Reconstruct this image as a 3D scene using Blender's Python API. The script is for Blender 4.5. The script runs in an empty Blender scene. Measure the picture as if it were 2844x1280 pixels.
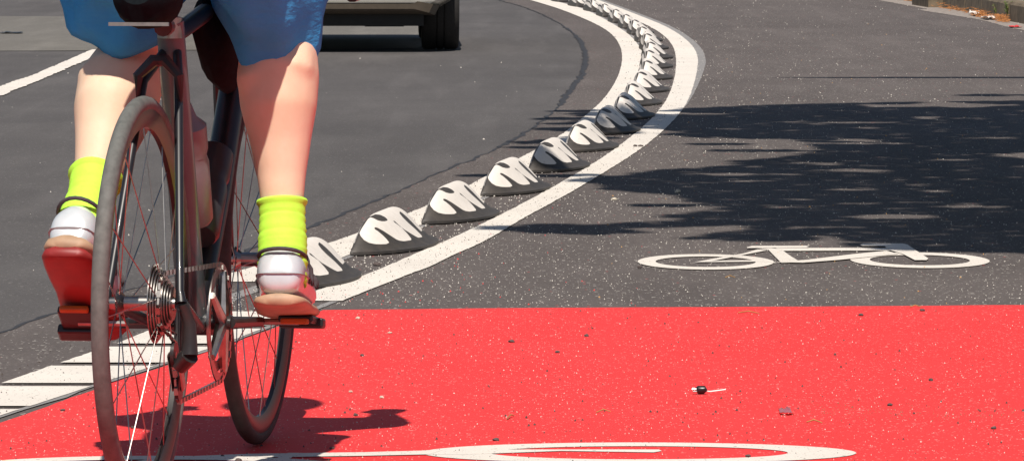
import bpy, bmesh, math, random
from mathutils import Vector, Matrix, noise
random.seed(7)
R = math.radians
C = bpy.context.scene.collection
sc = bpy.context.scene
# ------------------------------------------------------------------ camera
F = 14000.0; H = 1.02; PITCH = math.atan(940/F)
cd = bpy.data.cameras.new("camera"); cam = bpy.data.objects.new("camera", cd); C.objects.link(cam)
cam.location = (0, 0, H); cam.rotation_euler = (math.pi/2-PITCH, 0, 0)
cd.sensor_width = 36; cd.lens = 36*F/2844; cd.clip_start = .1; cd.clip_end = 2000
sc.camera = cam
def g(x, y, z=0.0):
    """point of the ground (or of height z) seen at photo pixel x, y"""
    a = (x-1422)/F; b = (640-y)/F
    d = Vector((a, math.cos(PITCH)+b*math.sin(PITCH), -math.sin(PITCH)+b*math.cos(PITCH)))
    t = (z-H)/d.z
    return Vector((d.x*t, d.y*t, z))
def pix(p):
    v = Vector(p)-Vector((0, 0, H))
    dz = v.y*math.cos(PITCH)-v.z*math.sin(PITCH)
    u = v.y*math.sin(PITCH)+v.z*math.cos(PITCH)
    return 1422+F*v.x/dz, 640-F*u/dz
# ------------------------------------------------------------------ light
SUN_EL = R(57.5); SHADOW_AZ = R(1.5)      # shadows fall away from the camera, a little to the right
sdir = Vector((math.sin(SHADOW_AZ)*math.cos(SUN_EL), math.cos(SHADOW_AZ)*math.cos(SUN_EL), -math.sin(SUN_EL)))
sl = bpy.data.lights.new("sun", 'SUN'); sl.energy = 5.0; sl.angle = R(.53); sl.color = (1, .925, .83)
so = bpy.data.objects.new("sun", sl); C.objects.link(so)
so.rotation_euler = sdir.to_track_quat('-Z', 'Y').to_euler(); so.location = (0, -20, 30)
w = bpy.data.worlds.new("World"); sc.world = w; w.use_nodes = True
nt = w.node_tree; nt.nodes.clear()
sky = nt.nodes.new('ShaderNodeTexSky'); sky.sky_type = 'NISHITA'; sky.sun_disc = False
sky.sun_elevation = SUN_EL; sky.sun_rotation = math.atan2(-sdir.x, -sdir.y)
bg = nt.nodes.new('ShaderNodeBackground'); bg.inputs[1].default_value = .062
ow = nt.nodes.new('ShaderNodeOutputWorld')
nt.links.new(sky.outputs[0], bg.inputs[0]); nt.links.new(bg.outputs[0], ow.inputs[0])
sc.view_settings.view_transform = 'Standard'; sc.view_settings.look = 'None'
sc.view_settings.exposure = .12; sc.view_settings.gamma = 1
# ------------------------------------------------------------------ materials
MATS = {}
def lin(r, g_, b):
    f = lambda c: (c/255/12.92) if c <= 10 else ((c/255+.055)/1.055)**2.4
    return (f(r), f(g_), f(b), 1)
class NB:
    def __init__(s, name):
        s.m = bpy.data.materials.new(name); s.m.use_nodes = True
        s.t = s.m.node_tree; s.b = s.t.nodes['Principled BSDF']; s.tc = s.t.nodes.new('ShaderNodeTexCoord')
    def n(s, typ, **kw):
        n = s.t.nodes.new(typ)
        for k, v in kw.items(): setattr(n, k, v)
        return n
    def l(s, a, b): s.t.links.new(a, b)
    def noise(s, scale, detail=3, rough=.6, vec=None):
        n = s.n('ShaderNodeTexNoise'); n.inputs['Scale'].default_value = scale
        n.inputs['Detail'].default_value = detail; n.inputs['Roughness'].default_value = rough
        s.l(vec or s.tc.outputs['Object'], n.inputs['Vector']); return n.outputs['Fac']
    def mapping(s, sc_, rot=(0, 0, 0)):
        n = s.n('ShaderNodeMapping'); n.inputs['Scale'].default_value = sc_; n.inputs['Rotation'].default_value = rot
        s.l(s.tc.outputs['Object'], n.inputs['Vector']); return n.outputs[0]
    def ramp(s, fac, stops, interp='LINEAR'):
        n = s.n('ShaderNodeValToRGB'); n.color_ramp.interpolation = interp
        e = n.color_ramp.elements
        while len(e) < len(stops): e.new(.5)
        for i, (p, c) in enumerate(stops):
            e[i].position = p; e[i].color = c if len(c) == 4 else (*c, 1)
        s.l(fac, n.inputs[0]); return n.outputs[0]
    def mix(s, fac, a, b, mode='MIX'):
        n = s.n('ShaderNodeMix', data_type='RGBA', blend_type=mode)
        for i, v in ((0, fac), (6, a), (7, b)):
            if hasattr(v, 'links'): s.l(v, n.inputs[i])
            else: n.inputs[i].default_value = v
        return n.outputs[2]
    def math(s, op, a, b=None):
        n = s.n('ShaderNodeMath', operation=op)
        for i, v in ((0, a), (1, b)):
            if v is None: continue
            if hasattr(v, 'links'): s.l(v, n.inputs[i])
            else: n.inputs[i].default_value = v
        return n.outputs[0]
    def bump(s, h, strength, dist=.01):
        n = s.n('ShaderNodeBump'); n.inputs['Strength'].default_value = strength; n.inputs['Distance'].default_value = dist
        s.l(h, n.inputs['Height']); s.l(n.outputs[0], s.b.inputs['Normal'])
    def color(s, c):
        if hasattr(c, 'links'): s.l(c, s.b.inputs['Base Color'])
        else: s.b.inputs['Base Color'].default_value = c
    def speck(s, scale, thresh, vec=None):
        """random stone grains: (mask of a few cells, random value)"""
        v = s.n('ShaderNodeTexVoronoi'); v.inputs['Scale'].default_value = scale
        s.l(vec or s.tc.outputs['Object'], v.inputs['Vector'])
        sep = s.n('ShaderNodeSeparateColor'); s.l(v.outputs['Color'], sep.inputs[0])
        near = s.math('LESS_THAN', v.outputs['Distance'], .38)
        return s.math('MULTIPLY', s.math('GREATER_THAN', sep.outputs[0], thresh), near), sep.outputs[1]
def plain(name, col, rough=.5, metal=0, var=.12, scale=30, bump=0, coat=0, spec=.5):
    if name in MATS: return MATS[name]
    k = NB(name)
    f = k.noise(scale, 4)
    d = tuple(max(0, c*(1-var)) for c in col[:3])+(1,); u = tuple(min(1, c*(1+var)) for c in col[:3])+(1,)
    k.color(k.ramp(f, [(.3, d), (.7, u)]))
    k.b.inputs['Roughness'].default_value = rough; k.b.inputs['Metallic'].default_value = metal
    k.b.inputs['Coat Weight'].default_value = coat; k.b.inputs['Specular IOR Level'].default_value = spec
    if bump: k.bump(f, bump, .002)
    MATS[name] = k.m; return k.m
def asphalt(name, dark, lite, bright, thr, tint=None):
    k = NB(name)
    big = k.noise(.9, 4); mid = k.noise(14, 4, .7); fine = k.noise(260, 2, .7)
    c = k.ramp(big, [(.3, dark), (.7, lite)])
    c = k.mix(k.math('MULTIPLY', mid, .45), c, tuple(x*.62 for x in dark[:3])+(1,))
    c = k.mix(k.math('MULTIPLY', k.ramp(k.noise(75, 3, .8), [(.42, (0, 0, 0)), (.6, (1, 1, 1))]), .45), c, tuple(x*.55 for x in dark[:3])+(1,))
    c = k.mix(k.math('MULTIPLY', k.ramp(k.noise(.45, 5, .65, k.mapping((1.6, .5, 1))), [(.45, (0, 0, 0)), (.62, (1, 1, 1))]), .55), c, tuple(x*.72 for x in dark[:3])+(1,))
    gm, gv = k.speck(130, .45)
    grain = k.ramp(gv, [(0, tuple(x*.45 for x in dark[:3])), (.75, lite), (1, tuple(x*1.7 for x in lite[:3]))])
    c = k.mix(k.math('MULTIPLY', gm, .55), c, grain)
    st = k.noise(1.6, 3, .6, k.mapping((3.0, .22, 1), (0, 0, R(-7))))
    c = k.mix(k.math('MULTIPLY', k.ramp(st, [(.5, (0, 0, 0)), (.75, (1, 1, 1))]), .25), c, tuple(x*1.35 for x in lite[:3])+(1,))
    sm, sv = k.speck(150, thr); c = k.mix(k.math('MULTIPLY', sm, .8), c, bright)
    # bigger chips, seen further off
    sm2, sv2 = k.speck(70, thr+(1-thr)*.5)
    c = k.mix(k.math('MULTIPLY', sm2, .55), c, bright)
    if tint:
        tm, tv = k.speck(90, .997); c = k.mix(tm, c, tint)
    k.color(c); k.b.inputs['Roughness'].default_value = .82; k.b.inputs['Specular IOR Level'].default_value = .3
    k.bump(k.math('ADD', fine, k.math('MULTIPLY', gm, .5)), .55, .004)
    return k.m
M_road = asphalt('old_asphalt', (.092, .086, .086, 1), (.13, .122, .12, 1), (.32, .31, .29, 1), .975)
M_lane = asphalt('new_asphalt', (.108, .092, .087, 1), (.148, .128, .121, 1), (.6, .57, .52, 1), .952, (.5, .05, .05, 1))
M_strip = asphalt('smooth_asphalt', (.095, .08, .076, 1), (.122, .104, .099, 1), (.3, .28, .26, 1), .992)
M_pale = asphalt('pale_asphalt', (.16, .15, .135, 1), (.2, .19, .172, 1), (.4, .38, .35, 1), .97)
def paint(name, col, worn, wornamt, dirt, fleck):
    k = NB(name)
    big = k.noise(2.2, 5, .6); mid = k.noise(45, 4, .7); fine = k.noise(330, 2, .7)
    c = k.ramp(big, [(.3, tuple(x*.86 for x in col[:3])), (.7, col)])
    c = k.mix(k.math('MULTIPLY', mid, .2), c, tuple(x*.8 for x in col[:3])+(1,))
    # pits where the stones underneath show
    pit = k.ramp(k.noise(120, 3, .75), [(wornamt, (0, 0, 0)), (wornamt+.03, (1, 1, 1))])
    c = k.mix(pit, c, worn)
    patch = k.math('MULTIPLY', k.ramp(k.noise(3.2, 6, .7, k.mapping((.6, 1.6, 1))), [(.62, (0, 0, 0)), (.72, (1, 1, 1))]), k.ramp(k.noise(90, 3, .8), [(.54, (0, 0, 0)), (.58, (1, 1, 1))]))
    c = k.mix(k.math('MULTIPLY', patch, dirt), c, worn)
    m1, v1 = k.speck(190, .93); c = k.mix(k.math('MULTIPLY', m1, .8), c, fleck)
    m2, v2 = k.speck(100, .985); c = k.mix(k.math('MULTIPLY', m2, .7), c, fleck)
    k.color(c); k.b.inputs['Roughness'].default_value = .7; k.b.inputs['Specular IOR Level'].default_value = .35
    k.bump(k.math('ADD', fine, mid), .35, .003)
    return k.m
M_white = paint('white_road_paint', (.75, .70, .635, 1), (.3, .26, .24, 1), .72, .5, (.16, .13, .12, 1))
M_red = paint('red_road_coating', (.80, .045, .046, 1), (.5, .05, .045, 1), .72, .55, (.9, .36, .33, 1))
M_grey = paint('grey_old_paint', (.27, .26, .255, 1), (.11, .1, .1, 1), .6, .6, (.3, .28, .26, 1))
M_tar = plain('tar_joint', (.03, .03, .034, 1), .7, 0, .4, 60, .4)
M_conc = plain('kerb_concrete', (.15, .115, .075, 1), .9, 0, .45, 9, .4)
M_conctop = plain('kerb_top_concrete', (.3, .27, .22, 1), .9, 0, .3, 20, .4)
M_gutter = plain('gutter_stone', (.26, .225, .2, 1), .9, 0, .35, 30, .4)
M_pave = plain('paving', (.24, .22, .2, 1), .9, 0, .2, 12, .3)
# ------------------------------------------------------------------ mesh helpers
class MB:
    def __init__(s): s.v = []; s.f = []
    def add(s, vs, fs):
        o = len(s.v); s.v += [tuple(p) for p in vs]; s.f += [tuple(i+o for i in q) for q in fs]
    def tube(s, pts, rad, n=10, cap=True, flat=1.0, up=Vector((0, 0, 1))):
        pts = [Vector(p) for p in pts]
        if not isinstance(rad, (list, tuple)): rad = [rad]*len(pts)
        vs = []
        for i, p in enumerate(pts):
            d = (pts[min(i+1, len(pts)-1)]-pts[max(i-1, 0)]).normalized()
            u = up if abs(d.dot(up)) < .95 else Vector((1, 0, 0))
            a = d.cross(u).normalized(); b = a.cross(d).normalized()
            r = rad[i]; ra, rb = r if isinstance(r, (tuple, list)) else (r, r*flat)
            for k in range(n):
                t = 2*math.pi*k/n
                vs.append(p+a*ra*math.cos(t)+b*rb*math.sin(t))
        fs = []
        for i in range(len(pts)-1):
            for k in range(n):
                k2 = (k+1) % n
                fs.append((i*n+k, i*n+k2, (i+1)*n+k2, (i+1)*n+k))
        if cap:
            fs.append(tuple(range(n-1, -1, -1))); fs.append(tuple((len(pts)-1)*n+k for k in range(n)))
        s.add(vs, fs); return s
    def ball(s, c, r, n=12, m=8, rot=None):
        c = Vector(c); r = r if isinstance(r, (tuple, list)) else (r, r, r)
        vs = []; fs = []
        for i in range(1, m):
            ph = math.pi*i/m
            for k in range(n):
                t = 2*math.pi*k/n
                v = Vector((r[0]*math.sin(ph)*math.cos(t), r[1]*math.sin(ph)*math.sin(t), r[2]*math.cos(ph)))
                if rot: v = rot @ v
                vs.append(c+v)
        for i in range(m-2):
            for k in range(n):
                k2 = (k+1) % n
                fs.append((i*n+k, (i+1)*n+k, (i+1)*n+k2, i*n+k2))
        top = Vector((0, 0, r[2])); 
        if rot: top = rot @ top
        vs += [c+top, c-top]; a = len(vs)-2
        for k in range(n):
            k2 = (k+1) % n
            fs.append((a, k, k2)); fs.append((a+1, (m-2)*n+k2, (m-2)*n+k))
        s.add(vs, fs); return s
    def ring(s, c, R0, prof, n=64, axis='y'):
        """lathe a closed profile [(radius offset, side)] round the y axis through c"""
        c = Vector(c); m = len(prof); vs = []; fs = []
        for i in range(n):
            t = 2*math.pi*i/n
            for dr, sd in prof:
                r = R0+dr
                vs.append(c+Vector((r*math.cos(t), sd, r*math.sin(t))))
        for i in range(n):
            for k in range(m):
                i2 = (i+1) % n; k2 = (k+1) % m
                fs.append((i*m+k, i2*m+k, i2*m+k2, i*m+k2))
        s.add(vs, fs); return s
    def box(s, c, d, rot=None, bev=0):
        c = Vector(c); x, y, z = (q/2 for q in d); vs = []
        for sx in (-1, 1):
            for sy in (-1, 1):
                for sz in (-1, 1):
                    v = Vector((sx*x, sy*y, sz*z))
                    if rot: v = rot @ v
                    vs.append(c+v)
        s.add(vs, [(0, 1, 3, 2), (4, 6, 7, 5), (0, 4, 5, 1), (2, 3, 7, 6), (0, 2, 6, 4), (1, 5, 7, 3)]); return s
    def build(s, name, mat, parent=None, smooth=True, mods=()):
        me = bpy.data.meshes.new(name); me.from_pydata(s.v, [], s.f); me.validate()
        o = bpy.data.objects.new(name, me); C.objects.link(o)
        for m in (mat if isinstance(mat, (list, tuple)) else [mat]): me.materials.append(m)
        bm = bmesh.new(); bm.from_mesh(me); bmesh.ops.recalc_face_normals(bm, faces=bm.faces); bm.to_mesh(me); bm.free()
        if smooth:
            me.polygons.foreach_set('use_smooth', [True]*len(me.polygons))
            if smooth != 'all':
                me.set_sharp_from_angle(angle=R(40))
        for t, kw in mods:
            md = o.modifiers.new(t.lower(), t)
            for k, v in kw.items(): setattr(md, k, v)
        if parent: o.parent = parent
        return o
def tag(o, label=None, cat=None, group=None, kind=None):
    for k, v in (('label', label), ('category', cat), ('group', group), ('kind', kind)):
        if v: o[k] = v
    return o
def empty(name, loc=(0, 0, 0), rz=0):
    o = bpy.data.objects.new(name, None); C.objects.link(o); o.location = loc; o.rotation_euler = (0, 0, rz)
    o.empty_display_size = .1; return o
def poly_sheet(name, pts, z, mat, jit=0):
    """flat sheet from an outline of world points"""
    bm = bmesh.new()
    vs = [bm.verts.new((p[0], p[1], z)) for p in pts]
    f = bm.faces.new(vs); 
    if f.normal.z < 0: f.normal_flip()
    bmesh.ops.triangulate(bm, faces=[f]); bmesh.ops.recalc_face_normals(bm, faces=bm.faces)
    bm.faces.ensure_lookup_table()
    if bm.faces[0].normal.z < 0: bmesh.ops.reverse_faces(bm, faces=bm.faces)
    me = bpy.data.meshes.new(name); bm.to_mesh(me); bm.free()
    me.materials.append(mat); o = bpy.data.objects.new(name, me); C.objects.link(o); return o
def densify(pts, step, jit=0.0, seed=0):
    out = []
    for a, b in zip(pts, pts[1:]):
        a = Vector(a); b = Vector(b); n = max(1, int((b-a).length/step))
        for i in range(n): out.append(a.lerp(b, i/n))
    out.append(Vector(pts[-1]))
    if jit:
        for i in range(1, len(out)-1):
            d = (out[i+1]-out[i-1]).normalized(); nrm = Vector((-d.y, d.x, 0))
            q = noise.noise(Vector((out[i].x*9+seed, out[i].y*5, seed)))+.6*noise.noise(Vector((out[i].x*50, out[i].y*31, seed*3)))
            out[i] = out[i]+nrm*q*jit
    return out
def smoothline(pts, k=6):
    """Catmull-Rom through world points"""
    P = [Vector(p) for p in pts]; out = []
    for i in range(len(P)-1):
        a = P[max(0, i-1)]; b = P[i]; c = P[i+1]; d = P[min(len(P)-1, i+2)]
        for j in range(k):
            t = j/k
            out.append(.5*((2*b)+(c-a)*t+(2*a-5*b+4*c-d)*t*t+(3*b-a-3*c+d)*t**3))
    out.append(P[-1]); return out
def at_y(line, y):
    for a, b in zip(line, line[1:]):
        if (a.y-y)*(b.y-y) <= 0 and a.y != b.y:
            return a.x+(b.x-a.x)*(y-a.y)/(b.y-a.y)
    return line[0].x if abs(line[0].y-y) < abs(line[-1].y-y) else line[-1].x
def strip(name, left, right, z, mat, jit=.003, step=.05):
    """band between two lines sampled at the same depths"""
    y0 = max(left[0].y, right[0].y); y1 = min(left[-1].y, right[-1].y)
    mb = MB(); n = int((y1-y0)/step); vs = []; fs = []
    for i in range(n+1):
        y = y0+(y1-y0)*i/n
        jl = jit*(noise.noise(Vector((y*13, 1, z*99)))+.6*noise.noise(Vector((y*45, 4, 0))))
        jr = jit*(noise.noise(Vector((y*13, 7, z*99)))+.6*noise.noise(Vector((y*45, 9, 0))))
        vs += [(at_y(left, y)+jl, y, z), (at_y(right, y)+jr, y, z)]
        if i: fs.append((2*i-2, 2*i-1, 2*i+1, 2*i))
    mb.add(vs, fs); return mb.build(name, mat, smooth=False)
# ------------------------------------------------------------------ ground and roads
def big_sheet():
    mb = MB(); mb.add([(-200, -40, 0), (200, -40, 0), (200, 400, 0), (-200, 400, 0)], [(0, 1, 2, 3)])
    return mb.build('road', M_road, smooth=False)
tag(big_sheet(), kind='structure')
PX = lambda L, z=0: [g(x, y, z) for x, y in L]
seam_px = [(-400, 1085), (0, 925), (240, 845), (560, 745), (872, 630), (993, 580), (1115, 530), (1237, 475), (1369, 420), (1468, 364), (1546, 304), (1590, 248), (1621, 199), (1628, 155), (1612, 116), (1579, 83), (1523, 50), (1457, 22), (1380, 0)]
seam = smoothline(PX(seam_px), 5)
seam = [Vector((-2.3, 5, 0))]+seam+[Vector((-.6, 60, 0)), Vector((-2.5, 80, 0))]
kerb_base = smoothline([g(3600, 215), g(2844, 69), g(2797, 59.6), g(2713, 40), g(2644, 28), g(2581, 15), g(2495, 0), Vector((1.5, 90, 0))], 4)
kerb_base = [Vector((kerb_base[0].x+2.5, 2, 0))]+kerb_base
gut_edge = smoothline([g(3600, 232), g(2844, 86), g(2777, 71), g(2714, 55), g(2644, 44), g(2550, 28), g(2440, 2), Vector((1.3, 90, 0))], 4)
gut_edge = [Vector((gut_edge[0].x+2.5, 2, 0))]+gut_edge
js = densify(seam, .12, .02, 3)
lane_out = js+[Vector((p.x, p.y, 0)) for p in reversed(gut_edge)]
tag(poly_sheet('cycle_lane', lane_out, .002, M_lane), kind='structure')
# tar joint along the seam
def tar():
    mb = MB(); vs = []; fs = []
    pts = densify(seam, .07, .02, 3)
    pts = [p for p in pts if 6 < p.y < 70]
    for i, p in enumerate(pts):
        wd = .004+.020*max(0, noise.noise(Vector((p.y*.6, 3, 0))))+.016*abs(noise.noise(Vector((p.y*4, 0, 5))))
        if 24 < p.y < 36: wd += .012
        vs += [(p.x-wd-.012*noise.noise(Vector((p.y*7, 1, 1))), p.y, .003), (p.x+wd*.7, p.y, .003)]
        if i: fs.append((2*i-2, 2*i-1, 2*i+1, 2*i))
    mb.add(vs, fs); return mb.build('tar_joint', M_tar, smooth=False)
tag(tar(), kind='structure')
# pale patch of asphalt across the car lanes
pp = [Vector((-9, 32.0, 0)), g(100, 143), g(500, 141), g(1150, 136), g(1185, 130)]+[g(1200, 80), g(1160, 52), g(100, 47), Vector((-9, 41.5, 0))]
pe = densify(pp+[pp[0]], .3, .03, 9)[:-1]
tag(poly_sheet('asphalt_patch', pe, .0032, M_pale), kind='structure')
# lane lines
LL = smoothline(PX([(560, 787), (700, 746), (930, 677), (1121, 602), (1198, 569), (1298, 522), (1438, 444.5), (1491, 417), (1563, 378), (1612, 334), (1656, 301), (1695, 257), (1723, 204), (1730, 160), (1723, 127), (1701, 97), (1667, 74.5), (1618, 52), (1552, 25), (1480, 4.4)]), 4)
LR = smoothline(PX([(600, 852), (651, 826), (719, 806), (930, 726), (977, 710.5), (1181, 624), (1280, 580), (1380, 530), (1452, 490), (1530, 450), (1600, 405), (1680, 345), (1735, 280), (1766, 224), (1782, 193), (1789, 163), (1785, 149), (1768, 119), (1741, 91), (1683, 58), (1633, 30), (1578, 14), (1530, 3)]), 4)
RL = smoothline(PX([(800, 840), (891, 807), (930, 793.5), (991, 778), (1051, 753), (1154, 709), (1217, 682), (1289, 650), (1430, 581.5), (1540, 520), (1645, 461), (1717, 411), (1783, 359), (1822, 320), (1852, 282), (1870, 237), (1878, 193), (1878, 160), (1871, 132), (1851, 105), (1807, 75), (1740, 48), (1690, 27), (1630, 6), (1610, 0)]), 4)
RR = smoothline(PX([(880, 868), (897, 862), (1000, 819), (1051, 800), (1118, 771), (1195, 746), (1244, 719), (1298, 695), (1356, 670), (1430, 623), (1518, 574), (1590, 536), (1690, 475), (1778, 420), (1839, 370), (1888, 320), (1916, 276), (1932, 221), (1940, 176), (1937, 155), (1926, 132), (1904, 110), (1865, 83), (1821, 63), (1771, 44), (1724, 25), (1675, 7), (1655, 0)]), 4)
def far(line, dx):   # carry the line on beyond the frame
    e = line[-1]; d = (line[-1]-line[-8]); k = 30/d.y
    return line+[Vector((e.x+d.x*k, e.y+30, 0))]
def relax(L, it=10):
    for _ in range(it):
        L = [L[0]]+[L[i]*.5+(L[i-1]+L[i+1])*.25 for i in range(1, len(L)-1)]+[L[-1]]
    return L
LL, LR, RL, RR = (relax(q) for q in (LL, LR, RL, RR))
LL, LR, RL, RR = (far(q, 0) for q in (LL, LR, RL, RR))
off = lambda L, dx: [Vector((p.x+dx, p.y, 0)) for p in L]
tag(strip('faded_line', off(LR, -.03), off(LR, .022), .0036, M_grey), kind='structure')
tag(strip('faded_line', off(RR, -.03), [Vector((p.x+-.01+.057*max(0, min(1, (p.y-22)/8)), p.y, 0)) for p in RR], .0036, M_grey), kind='structure')
tag(strip('lane_line', LL, LR, .005, M_white), kind='structure')
tag(strip('lane_line', RL, RR, .005, M_white), kind='structure')
EL = smoothline(PX([(-500, 458), (0, 243), (100, 207), (303, 119)]), 4); ER = smoothline(PX([(-500, 505), (0, 270.6), (100, 229.5), (307, 140)]), 4)
tag(strip('lane_line', EL, ER, .005, M_white, .012), kind='structure')
# red crossing
redge = [g(2844, 850), g(2300, 854), g(1500, 858), g(897, 864)]
redge = [Vector((9, redge[0].y+.05, 0))]+redge+PX([(769, 911), (613, 969), (487, 1011), (311, 1067), (176, 1116), (0, 1178)])
e = redge[-1]; redge.append(Vector((e.x-.95, e.y-4.8, 0)))
rp = densify(redge, .05, .006, 4)+[Vector((9, e.y-4.8, 0))]
tag(poly_sheet('cycle_crossing', rp, .0032, M_red), kind='structure')
# broken wide line: blocks with narrow gaps
bl = [g(700, 842), g(411, 924), g(323, 960), g(161, 1015), g(0, 1071)]
ext = lambda L: L+[L[-1]+(L[-1]-L[-2]).normalized()*3]
bl = ext(bl); br = ext(PX([(897, 856), (760, 908), (610, 966), (484, 1006), (308, 1062), (120, 1124), (0, 1162)]))
gaps = [866, 914, 964, 1017, 1074, 1138, 1209, 1290, 1380, 1480]
for i in range(len(gaps)-1):
    ya = g(0, gaps[i+1]-4.5).y; yb = g(0, gaps[i]+4.5).y
    bl2 = [p for p in bl]; n = 12; vs = []; fs = []
    for k in range(n+1):
        y = ya+(yb-ya)*k/n
        vs += [(at_y(bl, y)+.004*noise.noise(Vector((y*30, 0, i))), y, .0055), (at_y(br, y)+.004*noise.noise(Vector((y*30, 5, i)))-.004, y, .0055)]
        if k: fs.append((2*k-2, 2*k-1, 2*k+1, 2*k))
    mb = MB(); mb.add(vs, fs); tag(mb.build('lane_line', M_white, smooth=False), kind='structure')
mb = MB()
fl = densify([br[0]]+br[1:], .1)
vs = []; fs = []
for i, p in enumerate(fl):
    vs += [(p.x-.012, p.y, .0044), (p.x+.006+.012*noise.noise(Vector((p.y*5, 0, 0))), p.y, .0044)]
    if i: fs.append((2*i-2, 2*i-1, 2*i+1, 2*i))
mb.add(vs, fs); tag(mb.build('faded_line', M_grey, smooth=False), kind='structure')
# gutter, kerb, pavement
tag(strip('gutter', off(gut_edge, 0), off(kerb_base, .03), .0035, M_gutter, .012, .12), kind='structure')
def kerbstones():
    L = densify(kerb_base, .25); tot = 0; i = 0; idx = []
    root = None
    stones = []
    cur = [L[0]]
    for a, b in zip(L, L[1:]):
        cur.append(b)
        if sum((q-p).length for p, q in zip(cur, cur[1:])) > .95:
            stones.append(cur); cur = [b]
    return stones
kz = .150
mbk = MB(); mbt = MB()
for s_ in kerbstones():
    a, b = s_[0], s_[-1]; d = (b-a).normalized(); a2 = a+d*.006; b2 = b-d*.006; nn = Vector((d.y, -d.x, 0))
    jz = random.uniform(-.004, .004); jn = random.uniform(-.004, .004)
    prof = [(0, 0), (.012, kz-.02), (.03, kz), (.16, kz+.002), (.16, 0)]
    vs = []
    for p in (a2, b2):
        for o_, z_ in prof: vs.append((p.x+nn.x*(o_+jn), p.y+nn.y*(o_+jn), z_+(jz if z_ else 0)))
    n = len(prof)
    mbk.add(vs, [(k, k+1, n+k+1, n+k) for k in range(n-1)]+[tuple(range(n)), tuple(range(2*n-1, n-1, -1))])
tag(mbk.build('kerb', M_conc, smooth=False), kind='structure')
pv = [Vector((p.x+.165, p.y, 0)) for p in densify(kerb_base, .5)]
tag(poly_sheet('pavement', pv+[Vector((30, 90, 0)), Vector((30, 2, 0))], kz-.004, M_pave), kind='structure')
# ------------------------------------------------------------------ bicycle symbols painted on the road
def annulus(mb, cx, cy, rx, ry, wx, wy, z, n=96):
    vs = []; fs = []
    for i in range(n):
        t = 2*math.pi*i/n; j = 1+.004*noise.noise(Vector((math.cos(t)*9, math.sin(t)*9, z*50)))
        vs += [(cx+rx*j*math.cos(t), cy+ry*j*math.sin(t), z), (cx+(rx-wx)*math.cos(t), cy+(ry-wy)*math.sin(t), z)]
    for i in range(n):
        a = 2*i; b = 2*((i+1) % n); fs.append((a, b, b+1, a+1))
    mb.add(vs, fs)
def quadpx(mb, pts, z):
    vs = [g(x, y) for x, y in pts]; mb.add([(v.x, v.y, z) for v in vs], [tuple(range(len(vs)))])
def bike_symbol(ox=0):
    mb = MB(); z = .0045; dz = .00025
    def ring_px(x0, x1, y0, y1, wpx):
        c = g((x0+x1)/2, 0*y0+(2/(1/(y0+300)+1/(y1+300)))-300)
        a, b = g((x0+x1)/2, y0), g((x0+x1)/2, y1)
        cy = (a.y+b.y)/2; sca = cy/F
        cx = ((x0+x1)/2-1422)*sca
        annulus(mb, cx, cy, (x1-x0)/2*sca, abs(a.y-b.y)/2, wpx*sca, wpx*sca*1.85, z)
    ring_px(2365, 2750, 705, 748.5, 54)         # front wheel
    z += dz; ring_px(1772, 2150, 710, 753, 50)  # rear wheel
    Z6 = lambda L: [(1844+a/1.811, 640+b/1.811) for a, b in L]
    parts = [
        [(155, 168), (500, 165), (560, 172), (545, 158), (420, 158), (290, 160)],     # chain stay
        [(155, 168), (230, 165), (470, 118), (520, 108), (470, 104), (400, 124), (250, 150)],    # seat stay
        [(470, 100), (525, 106), (590, 172), (690, 170), (640, 140), (590, 104), (540, 98)],     # seat tube, broad
        [(560, 98), (600, 112), (1160, 110), (1170, 97)],                              # top tube
        [(560, 170), (700, 172), (880, 158), (1180, 128), (1120, 112), (960, 128), (720, 157)],     # down tube
        [(418, 99), (715, 96), (730, 91), (715, 87), (440, 88), (418, 95)],            # saddle
        [(985, 84), (1000, 88), (1110, 90), (1130, 108), (1200, 128), (1262, 160), (1320, 160), (1330, 152), (1225, 82), (1200, 76), (1000, 76)],  # bars and fork
    ]
    for p in parts:
        z += dz; quadpx(mb, Z6(p), z)
    return mb
b1 = bike_symbol().build('bicycle_marking', M_white, smooth=False)
tag(b1, 'white painted bicycle symbol on the dark asphalt, at the edge of the tree shadow', 'road marking', 'painted bicycle symbols')
def symbol_two():
    mb = MB(); z = .0045
    S = .00073
    # big wheel ring, long in the travel direction (across the picture)
    a = g(1776, 1234); b = g(1776, 1292); cy = (a.y+b.y)/2
    annulus(mb, (1776-1422)*cy/F, cy, 606*cy/F, abs(a.y-b.y)/2, 190*cy/F, .062, z)
    quads = [[(1120, 1268), (1290, 1268), (1560, 1258), (1815, 1262), (1838, 1258), (1830, 1254), (1560, 1254), (1300, 1254), (1180, 1256)],
             [(470, 1275), (620, 1278), (1000, 1272), (1190, 1268), (1230, 1256), (1000, 1262), (700, 1266)],
             [(745, 1290), (790, 1290), (830, 1264), (800, 1264)],
             [(300, 1300), (420, 1300), (520, 1275), (470, 1273)]]
    for q in quads: z += .00025; quadpx(mb, q, z)
    a = g(560, 1273); b = g(560, 1340); cy = (a.y+b.y)/2; z += .00025
    annulus(mb, (420-1422)*cy/F, cy, 560*cy/F, abs(a.y-b.y)/2, 120*cy/F, .06, z)
    return mb
b2 = symbol_two().build('bicycle_marking', M_white, smooth=False)
tag(b2, 'large white painted bicycle symbol on the red surface, cut by the bottom of the view', 'road marking', 'painted bicycle symbols')
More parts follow.
